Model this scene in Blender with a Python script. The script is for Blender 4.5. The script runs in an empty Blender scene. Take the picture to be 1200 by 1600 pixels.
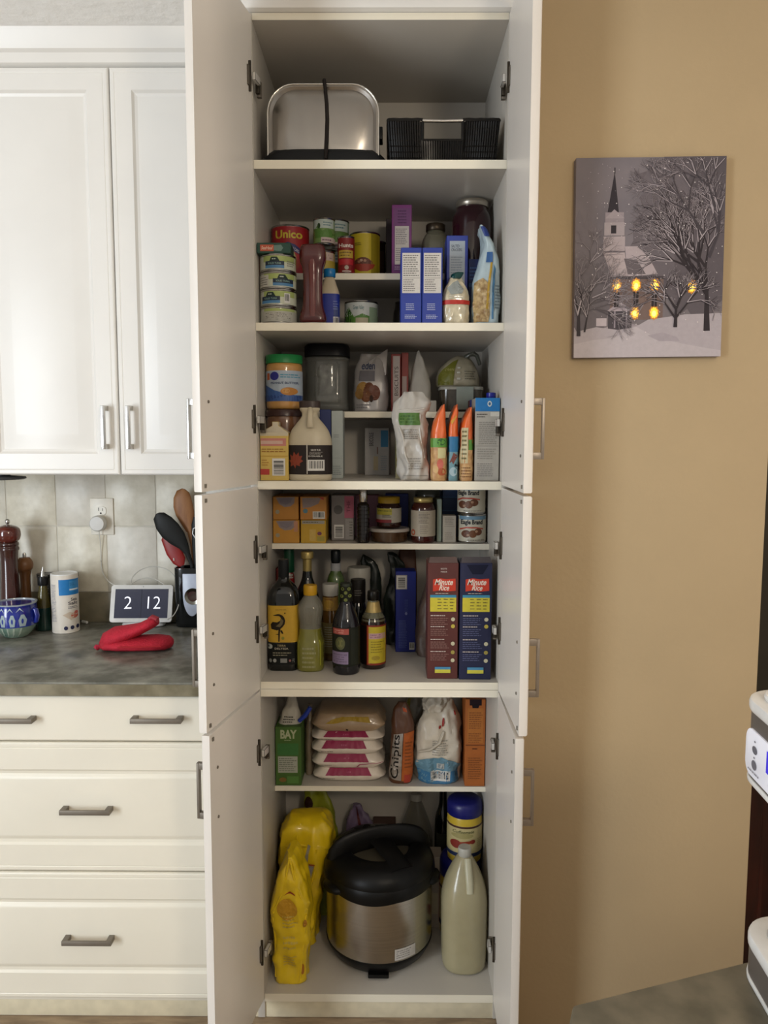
import bpy, bmesh, math, random
from mathutils import Vector, Matrix, noise
from mathutils.geometry import tessellate_polygon
PI = math.pi
SC = bpy.context.scene
COL = SC.collection
# ---------------------------------------------------------------- camera
CF, CP, CR, CY = 1182.2, 0.0935, 0.0021, -0.0063          # focal (px of 1200x1600), pitch, roll, yaw
CAM = Vector((0.0, -1.845, 1.501))
_cy, _sy, _cp, _sp = math.cos(CY), math.sin(CY), math.cos(CP), math.sin(CP)
_r0 = Vector((_cy, -_sy, 0)); _F = Vector((_cp*_sy, _cp*_cy, -_sp)); _d0 = -Vector((_sp*_sy, _sp*_cy, _cp))
_R = math.cos(CR)*_r0 - math.sin(CR)*_d0
_D = math.sin(CR)*_r0 + math.cos(CR)*_d0
cd = bpy.data.cameras.new('camera'); cam = bpy.data.objects.new('camera', cd); COL.objects.link(cam)
cd.sensor_fit = 'VERTICAL'; cd.sensor_height = 32.0; cd.lens = 32.0*CF/1600.0; cd.clip_start = 0.02; cd.clip_end = 100
cam.matrix_world = Matrix(((_R.x, -_D.x, -_F.x, CAM.x), (_R.y, -_D.y, -_F.y, CAM.y), (_R.z, -_D.z, -_F.z, CAM.z), (0, 0, 0, 1)))
SC.camera = cam
# ---------------------------------------------------------------- world, lights, exposure
SC.view_settings.view_transform = 'Standard'; SC.view_settings.look = 'None'
SC.view_settings.exposure = 0.0; SC.view_settings.gamma = 1.0; SC.view_settings.use_curve_mapping = False
wd = bpy.data.worlds.new('room_light'); SC.world = wd; wd.use_nodes = True
wd.node_tree.nodes['Background'].inputs[0].default_value = (1.0, 0.945, 0.865, 1)
wd.node_tree.nodes['Background'].inputs[1].default_value = 0.42
def area(name, loc, target, sx, sy, power, col, spread=PI):
    l = bpy.data.lights.new(name, 'AREA'); l.shape = 'RECTANGLE'; l.size = sx; l.size_y = sy; l.energy = power; l.color = col; l.spread = spread
    o = bpy.data.objects.new(name, l); COL.objects.link(o); o.location = loc
    o.rotation_euler = (Vector(target)-Vector(loc)).to_track_quat('-Z', 'Y').to_euler()
    return o
area('window_daylight', (-2.75, -2.9, 1.35), (-0.3, 0, 1.3), 0.8, 2.0, 82, (0.84, 0.92, 1.0))
area('side_room_light', (2.7, -0.85, 1.5), (-0.35, -0.2, 1.3), 0.5, 0.9, 13, (1.0, 0.84, 0.70))
l_ = bpy.data.lights.new('warm_fill', 'POINT'); l_.energy = 46; l_.color = (1.0, 0.86, 0.68); l_.shadow_soft_size = 0.16  # added warm fill with no visible source, brightens ceiling and fronts
o_ = bpy.data.objects.new('warm_fill', l_); COL.objects.link(o_); o_.location = (0.75, -2.55, 2.05)
# ---------------------------------------------------------------- pixel -> point in the place
def ray(px, py): return _F + _R*((px-600)/CF) + _D*((py-800)/CF)
def at(px, py, y):
    d = ray(px, py); return CAM + d*((y-CAM.y)/d.y)
def on(px, py, z):
    d = ray(px, py); return CAM + d*((z-CAM.z)/d.z)
def pj(p):
    v = Vector(p)-CAM; k = v.dot(_F); return 600+CF*v.dot(_R)/k, 800+CF*v.dot(_D)/k
XL, XR = -0.3195, 0.2746
def put(x0, x1, yt, z0, Y=None, yb=None, rnd=False, lo=XL+0.002, hi=XR-0.002):
    """pixel extents of a thing on the plane z0 -> centre x, front y, width, height"""
    xm = (x0+x1)/2
    if Y is None: Y = on(xm, yb, z0).y
    w = 0.08
    for _ in range(4):
        Yw = Y + (w/2 if rnd else 0)
        ym = pj((0, Yw, z0+0.03))[1]
        a, b = at(x0, ym, Yw).x, at(x1, ym, Yw).x; w = b-a
    Yt = Y + (w/2 if rnd and yt > 690 else 0)
    h = at(xm, yt, Yt).z - z0
    cx = (a+b)/2
    if lo is not None: cx = max(cx, lo+w/2); cx = min(cx, hi-w/2)
    return cx, Y, w, h
# ---------------------------------------------------------------- materials
def lin(h):
    if isinstance(h, tuple): return h
    h = h.lstrip('#'); c = [int(h[i:i+2], 16)/255 for i in (0, 2, 4)]
    return tuple(v/12.92 if v < 0.04045 else ((v+0.055)/1.055)**2.4 for v in c)
MC = {}
def mat(h, rough=0.5, metal=0.0, var=0.06, vs=30.0, bump=0.0, bs=60.0, trans=0.0, coat=0.0, emit=0.0, ior=1.45, alpha=1.0, aniso=0.0, stretch=None, col2=None, crumple=False):
    key = (crumple, h, rough, metal, var, vs, bump, bs, trans, coat, emit, ior, alpha, aniso, stretch, col2)
    if key in MC: return MC[key]
    m = bpy.data.materials.new('m_%s_%d' % (str(h).strip('#')[:6], len(MC))); m.use_nodes = True
    nt = m.node_tree; b = nt.nodes['Principled BSDF']; c = lin(h)
    b.inputs['Roughness'].default_value = rough; b.inputs['Metallic'].default_value = metal
    b.inputs['IOR'].default_value = ior; b.inputs['Transmission Weight'].default_value = trans
    if max(c) < 0.03: b.inputs['Specular IOR Level'].default_value = 0.28
    b.inputs['Coat Weight'].default_value = coat; b.inputs['Alpha'].default_value = alpha
    b.inputs['Anisotropic'].default_value = aniso
    tc = nt.nodes.new('ShaderNodeTexCoord'); src = tc.outputs['Object']
    if stretch:
        mp = nt.nodes.new('ShaderNodeMapping'); mp.inputs['Scale'].default_value = stretch; nt.links.new(src, mp.inputs[0]); src = mp.outputs[0]
    if var or col2:
        n = nt.nodes.new('ShaderNodeTexNoise'); n.inputs['Scale'].default_value = vs; n.inputs['Detail'].default_value = 4; nt.links.new(src, n.inputs['Vector'])
        r = nt.nodes.new('ShaderNodeValToRGB')
        c2 = lin(col2) if col2 else tuple(min(1, v*(1+var)) for v in c)
        c1 = c if col2 else tuple(v*(1-var) for v in c)
        r.color_ramp.elements[0].position = 0.35; r.color_ramp.elements[1].position = 0.65
        r.color_ramp.elements[0].color = (*c1, 1); r.color_ramp.elements[1].color = (*c2, 1)
        nt.links.new(n.outputs['Fac'], r.inputs[0]); nt.links.new(r.outputs[0], b.inputs['Base Color'])
    else: b.inputs['Base Color'].default_value = (*c, 1)
    if bump:
        n2 = nt.nodes.new('ShaderNodeTexNoise'); n2.inputs['Scale'].default_value = bs; n2.inputs['Detail'].default_value = 3
        if crumple: n2.noise_type = 'RIDGED_MULTIFRACTAL'; n2.inputs['Detail'].default_value = 1.5; n2.inputs['Distortion'].default_value = 0.6
        nt.links.new(src, n2.inputs['Vector'])
        bp = nt.nodes.new('ShaderNodeBump'); bp.inputs['Strength'].default_value = bump; bp.inputs['Distance'].default_value = 0.004
        nt.links.new(n2.outputs['Fac'], bp.inputs['Height']); nt.links.new(bp.outputs[0], b.inputs['Normal'])
    if emit:
        b.inputs['Emission Color'].default_value = (*c, 1); b.inputs['Emission Strength'].default_value = emit
    MC[key] = m; return m
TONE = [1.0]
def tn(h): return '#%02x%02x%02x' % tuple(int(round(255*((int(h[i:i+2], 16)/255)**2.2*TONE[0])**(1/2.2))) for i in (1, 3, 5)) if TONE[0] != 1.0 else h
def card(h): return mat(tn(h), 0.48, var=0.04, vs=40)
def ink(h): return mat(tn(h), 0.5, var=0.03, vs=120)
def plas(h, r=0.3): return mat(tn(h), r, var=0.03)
def foil(h, r=0.3): return mat(h, r, var=0.08, vs=25, bump=0.35, bs=14, coat=0.3, crumple=True)
def clearp(h, a, r=0.08): return mat(h, r, var=0.1, vs=20, coat=0.6, alpha=a)
def glass(h='#f4f6f2', r=0.03): return mat(h, r, trans=1.0, var=0, ior=1.3)
def steel(r=0.28): return mat('#b9b7b3', r, 1.0, var=0.05, vs=8, stretch=(1, 1, 60), aniso=0.5)
DOORM = mat('#e2dcd4', 0.34, var=0.015, vs=6)
WHITE = mat('#e9e6e0', 0.32, var=0.015, vs=6)
MELA_SHADE = mat('#c0bab0', 0.40, var=0.02, vs=5)  # melamine darkened, interior shade put into the colour
EDGE = mat('#e6dfcc', 0.4, var=0.02, vs=5)
CHROME = mat('#c8c6c2', 0.22, 1.0, var=0.03)
NICKEL = mat('#7d756a', 0.5, 0.5, var=0.05)
PALE = mat('#a1968a', 0.4, 0.5, var=0.04)
HARM = mat('#cfccc6', 0.4, 0.35, var=0.03)
DKMET = mat('#4a443c', 0.45, 0.9, var=0.1)
# ---------------------------------------------------------------- mesh helpers
class G:
    def __init__(s): s.v, s.f, s.m, s.ms = [], [], [], []; s.T = None
    def mi(s, m):
        if m not in s.ms: s.ms.append(m)
        return s.ms.index(m)
    def add(s, vs, fs, m):
        o = len(s.v)
        if s.T is not None: vs = [tuple(s.T @ Vector(p)) for p in vs]
        s.v += [tuple(p) for p in vs]; k = s.mi(m)
        for f in fs: s.f.append(tuple(i+o for i in f)); s.m.append(k)
        return s
    def box(s, x0, x1, y0, y1, z0, z1, m):
        return s.add([(x0,y0,z0),(x1,y0,z0),(x1,y1,z0),(x0,y1,z0),(x0,y0,z1),(x1,y0,z1),(x1,y1,z1),(x0,y1,z1)],
              [(0,3,2,1),(4,5,6,7),(0,1,5,4),(1,2,6,5),(2,3,7,6),(3,0,4,7)], m)
    def prism(s, poly, y0, y1, m):            # polygon in x,z extruded along y
        n = len(poly)
        vs = [(x, y0, z) for x, z in poly] + [(x, y1, z) for x, z in poly]
        return s.add(vs, [tuple(range(n)), tuple(range(2*n-1, n-1, -1))] + [(i, i+n, (i+1) % n+n, (i+1) % n) for i in range(n)], m)
    def prismz(s, poly, z0, z1, m):           # polygon in x,y extruded along z
        n = len(poly)
        vs = [(x, y, z0) for x, y in poly] + [(x, y, z1) for x, y in poly]
        return s.add(vs, [tuple(range(n-1, -1, -1)), tuple(range(n, 2*n))] + [(i, (i+1) % n, (i+1) % n+n, i+n) for i in range(n)], m)
    def lathe(s, prof, m, seg=32, c=(0, 0)):
        vs, fs = [], []
        for r, z in prof:
            for i in range(seg):
                a = 2*PI*i/seg; vs.append((c[0]+max(r, 1e-5)*math.cos(a), c[1]+max(r, 1e-5)*math.sin(a), z))
        for k in range(len(prof)-1):
            for i in range(seg):
                j = (i+1) % seg; fs.append((k*seg+i, k*seg+j, (k+1)*seg+j, (k+1)*seg+i))
        fs.append(tuple(range(seg-1, -1, -1))); fs.append(tuple((len(prof)-1)*seg+i for i in range(seg)))
        return s.add(vs, fs, m)
    def sweep(s, path, m, seg=12, up=(0, 0, 1)):   # path: (point, rw, rh); ellipse cross-section
        P = [Vector(p[0]) for p in path]; vs, fs = [], []; up = Vector(up)
        for k, (p, rw, rh) in enumerate(path):
            t = (P[min(k+1, len(P)-1)]-P[max(k-1, 0)]).normalized()
            sd = t.cross(up)
            if sd.length < 1e-3: sd = t.cross(Vector((0, 1, 0.01)))
            sd.normalize(); un = sd.cross(t).normalized()
            for i in range(seg):
                a = 2*PI*i/seg; vs.append(P[k]+sd*(rw*math.cos(a))+un*(rh*math.sin(a)))
        for k in range(len(P)-1):
            for i in range(seg):
                j = (i+1) % seg; fs.append((k*seg+i, k*seg+j, (k+1)*seg+j, (k+1)*seg+i))
        fs.append(tuple(range(seg-1, -1, -1))); fs.append(tuple((len(P)-1)*seg+i for i in range(seg)))
        return s.add(vs, fs, m)
    def tube(s, pts, r, m, seg=8, up=(0, 0, 1)): return s.sweep([(p, r, r) for p in pts], m, seg, up)
    def build(s, name, parent=None, bevel=0, ang=0.6, segs=2):
        me = bpy.data.meshes.new(name); me.from_pydata([tuple(p) for p in s.v], [], s.f)
        for m in s.ms: me.materials.append(m)
        for p, k in zip(me.polygons, s.m): p.material_index = k
        bm = bmesh.new(); bm.from_mesh(me)
        bmesh.ops.recalc_face_normals(bm, faces=bm.faces)
        if bevel:
            es = [e for e in bm.edges if len(e.link_faces) == 2 and e.calc_face_angle(0) > 0.7]
            bmesh.ops.bevel(bm, geom=es, offset=bevel, segments=segs, profile=0.5, affect='EDGES', clamp_overlap=True)
        bm.to_mesh(me); bm.free()
        me.polygons.foreach_set('use_smooth', [True]*len(me.polygons)); me.set_sharp_from_angle(angle=ang)
        o = bpy.data.objects.new(name, me); COL.objects.link(o); o.parent = parent
        return o
def chaikin(R, n=2):
    for _ in range(n):
        Q = [R[0]]
        for a, b in zip(R, R[1:]):
            Q.append(tuple(x*0.75+y*0.25 for x, y in zip(a, b))); Q.append(tuple(x*0.25+y*0.75 for x, y in zip(a, b)))
        Q.append(R[-1]); R = Q
    return R
class Loft:                     # stacked super-ellipse rings: (z, half width, half depth, cx, cy)
    def __init__(s, rings, e=2.0, smooth=2, amp=0.0, freq=25.0, seed=0, nseg=40, dz=None):
        R = [tuple(r)+(0,)*(5-len(r)) for r in rings]
        if smooth: R = chaikin(R, smooth)
        if dz:
            Q = []
            for a, b in zip(R, R[1:]):
                k = max(1, int(math.dist(a[:3], b[:3])/dz))
                for i in range(k): Q.append(tuple(x+(y-x)*i/k for x, y in zip(a, b)))
            Q.append(R[-1]); R = Q
        s.R, s.e, s.amp, s.freq, s.seed, s.n = R, e, amp, freq, Vector((seed*3.7, seed*1.3, seed*2.1)), nseg
        s.z0, s.z1 = min(r[0] for r in R), max(r[0] for r in R); s.w = 2*max(r[1] for r in R); s.h = s.z1-s.z0; s.flat = False
    def ringat(s, z):
        for a, b in zip(s.R, s.R[1:]):
            if min(a[0], b[0])-1e-7 <= z <= max(a[0], b[0])+1e-7 and abs(a[0]-b[0]) > 1e-9:
                t = (z-a[0])/(b[0]-a[0]); return tuple(x+(y-x)*t for x, y in zip(a, b))
        return s.R[-1]
    def dis(s, p, nrm, eps=0):
        d = eps
        if s.amp:
            q = Vector((p[0]*s.freq, p[1]*s.freq, p[2]*s.freq*0.6))+s.seed
            d += s.amp*(0.8*noise.noise(q)+1.6*(0.25-abs(noise.noise(q*1.3+Vector((7, 3, 1)))))+0.7*(0.25-abs(noise.noise(q*2.7))))
        return (p[0]+nrm[0]*d, p[1]+nrm[1]*d, p[2])
    def pt(s, r, a, eps=0):
        z, hw, hd, cx, cy = r; c, q = math.cos(a), math.sin(a)
        k = (abs(c)**s.e+abs(q)**s.e)**(-1/s.e); c *= k; q *= k
        x = hw*c; y = hd*q
        n = Vector((math.copysign(abs(c)**(s.e-1), c)/max(hw, 1e-4), math.copysign(abs(q)**(s.e-1), q)/max(hd, 1e-4), 0)).normalized()
        return s.dis((x+cx, y+cy, z), n, eps)
    def S(s, u, v, eps):
        z = s.z0+s.h*v; r = s.ringat(z); _, hw, hd, cx, cy = r; t = max(-0.995, min(0.995, 2*u-1))
        y = -hd*(1-abs(t)**s.e)**(1/s.e); x = hw*t
        n = Vector((math.copysign(abs(t)**(s.e-1), t)/max(hw, 1e-4), -(abs(y)/max(hd, 1e-4))**(s.e-1)/max(hd, 1e-4), 0)).normalized()
        return s.dis((x+cx, y+cy, z), n, eps)
    def add(s, g, m, m2=None, zs=None):
        vs, fs, n = [], [], s.n
        for r in s.R:
            for i in range(n): vs.append(s.pt(r, 2*PI*(i+0.5)/n))
        for k in range(len(s.R)-1):
            for i in range(n):
                j = (i+1) % n; fs.append((k*n+i, k*n+j, (k+1)*n+j, (k+1)*n+i))
        fs.append(tuple(range(n-1, -1, -1))); fs.append(tuple((len(s.R)-1)*n+i for i in range(n)))
        if m2 is None: g.add(vs, fs, m)
        else:
            lo = [f for f in fs if sum(vs[i][2] for i in f)/len(f) < zs]; hi = [f for f in fs if f not in set(lo)]
            o = len(g.v); g.add(vs, lo, m); k = g.mi(m2)
            for f in hi: g.f.append(tuple(i+o for i in f)); g.m.append(k)
        return s
class Plane:                    # flat front face of a box, w x h, at local y
    def __init__(s, w, h, y=0.0, x=0.0, z=0.0, fn=None): s.w, s.h, s.y, s.x, s.z = w, h, y, x, z; s.flat = True; s.fn = fn; s.amp = 0
    def S(s, u, v, eps):
        p = (s.x+s.w*(u-0.5), s.y-eps, s.z+s.h*v)
        return s.fn(p) if s.fn else p
TX = {}
def textmesh(t, shear=0.0, bold=0.0):
    k = (t, shear, bold)
    if k in TX: return TX[k]
    c = bpy.data.curves.new('txt', 'FONT'); c.body = t; c.shear = shear; c.resolution_u = 3; c.offset = bold
    o = bpy.data.objects.new('txt', c); me = bpy.data.meshes.new_from_object(o)
    vs = [(p.co.x, p.co.y) for p in me.vertices]; fs = [tuple(p.vertices) for p in me.polygons]
    bpy.data.objects.remove(o); bpy.data.meshes.remove(me); bpy.data.curves.remove(c)
    x0, x1 = min(v[0] for v in vs), max(v[0] for v in vs); y0, y1 = min(v[1] for v in vs), max(v[1] for v in vs)
    TX[k] = ([((x-x0)/(x1-x0), (y-y0)/max(y1-y0, 1e-6)) for x, y in vs], fs, (x1-x0)/max(y1-y0, 1e-6)); return TX[k]
def prints(parent, surf, els, name='label_print', e0=0.0004, de=0.00007):
    g = G()
    def tri(poly, c):          # polygon following a curved surface
        T = [[Vector((poly[i][0], poly[i][1])) for i in t] for t in tessellate_polygon([[Vector((x, y, 0)) for x, y in poly]])]
        out = []
        while T:
            t = T.pop(); L_ = [((t[(i+1) % 3]-t[i])*Vector((surf.w, surf.h))) if False else Vector(((t[(i+1) % 3].x-t[i].x)*surf.w, (t[(i+1) % 3].y-t[i].y)*surf.h)).length for i in range(3)]
            k = L_.index(max(L_))
            if L_[k] > 0.010 and len(out)+len(T) < 1500:
                m = (t[k]+t[(k+1) % 3])/2; T.append([t[k], m, t[(k+2) % 3]]); T.append([m, t[(k+1) % 3], t[(k+2) % 3]])
            else: out.append(t)
        vs = [surf.S(p.x, p.y, st[0]) for t in out for p in t]
        g.add(vs, [(3*i, 3*i+1, 3*i+2) for i in range(len(out))], ink(c) if isinstance(c, str) else c)
    rnd = random.Random(len(els)*7+3); st = [e0]
    def rect(x0, y0, x1, y1, c, eps=None):
        ep = st[0] if eps is None else eps
        n = m = 1
        if not surf.flat: n = max(1, int((x1-x0)*surf.w/0.004)); m = max(1, int((y1-y0)*surf.h/0.006)); n = min(n, 40); m = min(m, 60)
        vs = [surf.S(x0+(x1-x0)*i/n, y0+(y1-y0)*j/m, ep) for j in range(m+1) for i in range(n+1)]
        g.add(vs, [(j*(n+1)+i, j*(n+1)+i+1, (j+1)*(n+1)+i+1, (j+1)*(n+1)+i) for j in range(m) for i in range(n)], ink(c) if isinstance(c, str) else c)
    for el in els:
        k = el[0]; st[0] += de
        if k == 'r': rect(*el[1:6])
        elif k == 'e':
            _, cx, cy, rx, ry, c = el[:6]; n = 20
            if not surf.flat and rx*surf.w > 0.004: tri([(cx+rx*math.cos(2*PI*i/n), cy+ry*math.sin(2*PI*i/n)) for i in range(n)], c); continue
            g.add([surf.S(cx, cy, st[0])]+[surf.S(cx+rx*math.cos(2*PI*i/n), cy+ry*math.sin(2*PI*i/n), st[0]) for i in range(n)],
                  [(0, i+1, (i+1) % n+1) for i in range(n)], ink(c) if isinstance(c, str) else c)
        elif k == 'p':
            pts, c = el[1], el[2]
            if not surf.flat: tri(pts, c); continue
            g.add([surf.S(x, y, st[0]) for x, y in pts], [tuple(range(len(pts)))], ink(c) if isinstance(c, str) else c)
        elif k == 't':
            _, t, x0, y0, x1, y1, c = el[:7]; op = el[7] if len(el) > 7 else {}
            vs, fs, asp = textmesh(t, op.get('shear', 0), op.get('bold', 0.012))
            if op.get('rot'): mp = lambda a, b: (x1-(x1-x0)*b, y0+(y1-y0)*a)
            else: mp = lambda a, b: (x0+(x1-x0)*a, y0+(y1-y0)*b)
            arc = op.get('arc', 0)
            g.add([surf.S(mp(a, b)[0], mp(a, b)[1]-arc*(2*a-1)**2, st[0]) for a, b in vs], fs, ink(c) if isinstance(c, str) else c)
        elif k == 'l':
            _, x0, y0, x1, y1, n, c = el[:7]; dy = (y1-y0)/n
            for i in range(n):
                x = x0; end = x1 - rnd.random()*0.25*(x1-x0)
                while x < end:
                    wv = min((0.06+rnd.random()*0.14)*(x1-x0), end-x)
                    if wv > 0.01: 
                        yy = y1-dy*(i+0.75)
                        g.add([surf.S(a, b, st[0]) for a, b in ((x, yy), (x+wv, yy), (x+wv, yy+dy*0.42), (x, yy+dy*0.42))], [(0, 1, 2, 3)], ink(c))
                    x += wv+0.03*(x1-x0)
        elif k == 'b':
            _, x0, y0, x1, y1 = el[:5]; hz = len(el) > 5
            rect(x0, y0, x1, y1, '#e8e6e0'); st[0] += de
            t = 0.08
            while t < 0.9:
                wv = rnd.choice((0.02, 0.035, 0.055))
                if hz: rect(x0+(x1-x0)*0.12, y0+(y1-y0)*t, x1-(x1-x0)*0.12, y0+(y1-y0)*min(t+wv, 0.92), '#222222')
                else: rect(x0+(x1-x0)*t, y0+(y1-y0)*0.2, x0+(x1-x0)*min(t+wv, 0.92), y1-(y1-y0)*0.1, '#222222')
                t += wv+rnd.choice((0.02, 0.035, 0.05))
    return g.build(name, parent)
# ---------------------------------------------------------------- things
def tag(o, label=None, cat=None, group=None, kind=None):
    for k, v in (('label', label), ('category', cat), ('group', group), ('kind', kind)):
        if v: o[k] = v
    return o
def thing(name, label, cat, loc, rz=0.0, group=None, tilt=(0, 0)):
    o = bpy.data.objects.new(name, None); COL.objects.link(o); o.location = loc; o.rotation_euler = (tilt[0], tilt[1], rz)
    o.empty_display_size = 0.05
    return tag(o, label, cat, group)
def struct(g, name, bevel=0, parent=None):
    o = g.build(name, parent, bevel)
    if parent is None: o['kind'] = 'structure'
    return o
# ================================================================ the setting
tan = mat('#b19c7a', 0.78, var=0.03, vs=3, bump=0.12, bs=90)
popcorn = mat('#f6f5f2', 0.9, var=0.02, bump=1.0, bs=38)
back_w = mat('#cfc9bd', 0.8, var=0.03)
ZC = 2.572
g = G(); g.box(-3.4, 3.4, -3.6, 2.6, ZC, ZC+0.06, popcorn); struct(g, 'ceiling')
fl = mat('#a28d72', 0.5, var=0, col2='#7d6a55', vs=9, stretch=(1, 5, 1), bump=0.15, bs=30)
g = G(); g.box(-3.4, 3.4, -3.6, 2.6, -0.06, -0.003, fl); struct(g, 'floor')
g = G(); g.box(-3.4, -0.36, 0.602, 0.70, 0, ZC, back_w); WB = struct(g, 'wall_back')
g = G(); g.box(0.305, 0.856, -0.13, 0.0, 0, ZC, tan); struct(g, 'wall_right', 0.004)
dk = mat('#4d463a', 0.8, var=0.06, vs=4)
g = G(); g.box(0.3, 3.4, 2.3, 2.4, 0, ZC, dk); struct(g, 'wall_far')
# crown moulding above the left cabinets and above the pantry
g = G(); g.add([(x, y, z) for x in (-1.6, -0.345) for y, z in ((0.262, 2.49), (0.252, 2.496), (0.250, 2.520), (0.240, 2.526), (0.232, 2.552), (0.222, ZC), (0.30, ZC), (0.30, 2.49))],
      [tuple(range(8)), tuple(range(15, 7, -1))]+[(i, (i+1) % 8, (i+1) % 8+8, i+8) for i in range(8)], WHITE)
struct(g, 'trim_1')
g = G(); g.add([(x, y, z) for x in (-0.34, 0.292) for y, z in ((0.0, 2.486), (-0.012, 2.490), (-0.02, 2.505), (-0.06, 2.53), (-0.075, ZC), (0.10, ZC), (0.10, 2.486))],
      [tuple(range(7)), tuple(range(13, 6, -1))]+[(i, (i+1) % 7, (i+1) % 7+7, i+7) for i in range(7)], WHITE)
struct(g, 'trim_2')
# backsplash tiles, one by one, in wall_back; grout behind
grout = mat('#cdc9bd', 0.9)
g = G(); g.box(-1.75, -0.345, 0.5885, 0.602, 0.91, 1.41, grout); g.build('grout', WB)
tj = [at(x, 822, 0.59).x for x in (12, 89, 164, 245)]; pit = (tj[3]-tj[0])/3
zj = at(100, 822, 0.59).z
tm = [mat('#dcd7c8', 0.36, var=0, col2='#cbc5b4', vs=20, bump=0.6, bs=16), mat('#dbd6ca', 0.36, var=0, col2='#cac5b8', vs=17, bump=0.7, bs=14), mat('#ded8c6', 0.36, var=0, col2='#cdc6b3', vs=23, bump=0.6, bs=18)]
k = 0
for i in range(-3, 6):
    xa = tj[0]+pit*(i-1); xb = min(xa+pit, -0.346)
    if xb-xa < 0.01: continue
    for za, zb in ((zj, 1.406), (zj-pit*1.35, zj)):
        q = G(); q.box(xa+0.0016, xb-0.0016, 0.5865, 0.595, max(za, 1.008)+0.0016, zb-0.0016, tm[k % 3]); q.build('tile', WB, 0.0015); k += 1
# ================================================================ raised-panel front
def front(g, x0, x1, z0, z1, yf, t, m, fr=0.05, dp=0.006, rise=0.028, edge=0.004):
    """slab with outer face at yf (facing -y), thickness t, nested loops: rounded edge, frame, groove, raised field"""
    L = [(0, t), (0, edge), (edge*0.35, edge*0.35), (edge, 0)]
    if fr: L += [(0.012, 0), (0.014, 0.0012), (0.016, 0), (fr, 0), (fr+0.006, dp*0.75), (fr+0.013, dp), (fr+0.013+rise*0.55, dp*0.45), (fr+0.013+rise, 0.0005), (fr+0.016+rise, 0)]
    vs, fs = [], []
    for ins, d in L:
        vs += [(x0+ins, yf+d, z0+ins), (x1-ins, yf+d, z0+ins), (x1-ins, yf+d, z1-ins), (x0+ins, yf+d, z1-ins)]
    for k in range(len(L)-1):
        for i in range(4):
            j = (i+1) % 4; fs.append((4*k+i, 4*k+j, 4*k+4+j, 4*k+4+i))
    n = 4*(len(L)-1); fs.append((n, n+1, n+2, n+3)); fs.append((3, 2, 1, 0))
    g.add(vs, fs, m)
def bar_handle(parent, x, y, z, ln, vert, m, out=0.028, sgn=-1):
    """flat bar pull on two posts; outward is -y*... (local), centred at x,z on the face y"""
    g = G(); h = ln/2; y1 = y+sgn*out; a, b = sorted((y, y1-sgn*0.006)); c, d = sorted((y1, y1-sgn*0.006))
    for s in (-1, 1):
        if vert: g.box(x-0.006, x+0.006, a, b, z+s*h-0.007, z+s*h+0.007, m)
        else: g.box(x+s*h-0.007, x+s*h+0.007, a, b, z-0.006, z+0.006, m)
    if vert: g.box(x-0.006, x+0.006, c, d, z-h-0.007, z+h+0.007, m)
    else: g.box(x-h-0.007, x+h+0.007, c, d, z-0.006, z+0.006, m)
    return g.build('handle', parent, 0.0008)
# ================================================================ pantry cabinet
P = thing('pantry_cabinet', 'tall white pantry cabinet standing wide open, doors swung to both sides', 'cabinet', (0, 0, 0))
DP = 0.43
g = G(); g.box(XL-0.018, XL, 0, DP+0.012, 0, 2.485, MELA_SHADE); g.build('side_panel', P, 0.0006)
g = G(); g.box(XR, XR+0.0175, 0, DP+0.012, 0, 2.485, MELA_SHADE); g.build('side_panel', P, 0.0006)
g = G(); g.box(XL, XR, DP, DP+0.01, 0.044, 2.485, MELA_SHADE); g.build('back_panel', P)
g = G(); g.box(XL, XR, 0.001, DP, 2.469, 2.485, MELA_SHADE); g.box(XL, XR, 0, 0.0009, 2.469, 2.485, EDGE); g.build('top_panel', P, 0.0006)
Z1, Z2, Z3, Z4, Z6 = 2.158, 1.783, 1.403, 0.900, 0.065
HS2, HS3, HS4, HS5 = 1.935, 1.580, 1.221, 0.530
for z0, z1, y in ((2.138, Z1, 0), (1.764, Z2, 0), (1.383, Z3, 0), (0.8815, Z4, 0), (0.862, 0.8805, 0), (1.919, HS2, 0.17), (1.564, HS3, 0.21), (1.2055, HS4, 0.21), (0.5155, HS5, 0.21), (0.044, Z6, 0)):
    g = G(); g.box(XL, XR, y+0.0012, DP, z0, z1, MELA_SHADE); g.box(XL, XR, y+0.0002, y+0.0011, z0, z1, EDGE)
    g.build('shelf' if z0 > 0.1 else 'bottom_panel', P)
plin = mat('#d3c9ae', 0.4)
g = G(); g.box(-0.345, XR+0.02, 0.004, 0.02, -0.002, 0.044, plin); g.build('plinth', P, 0.0006)
HZ = {0: (0.46,)}
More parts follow.
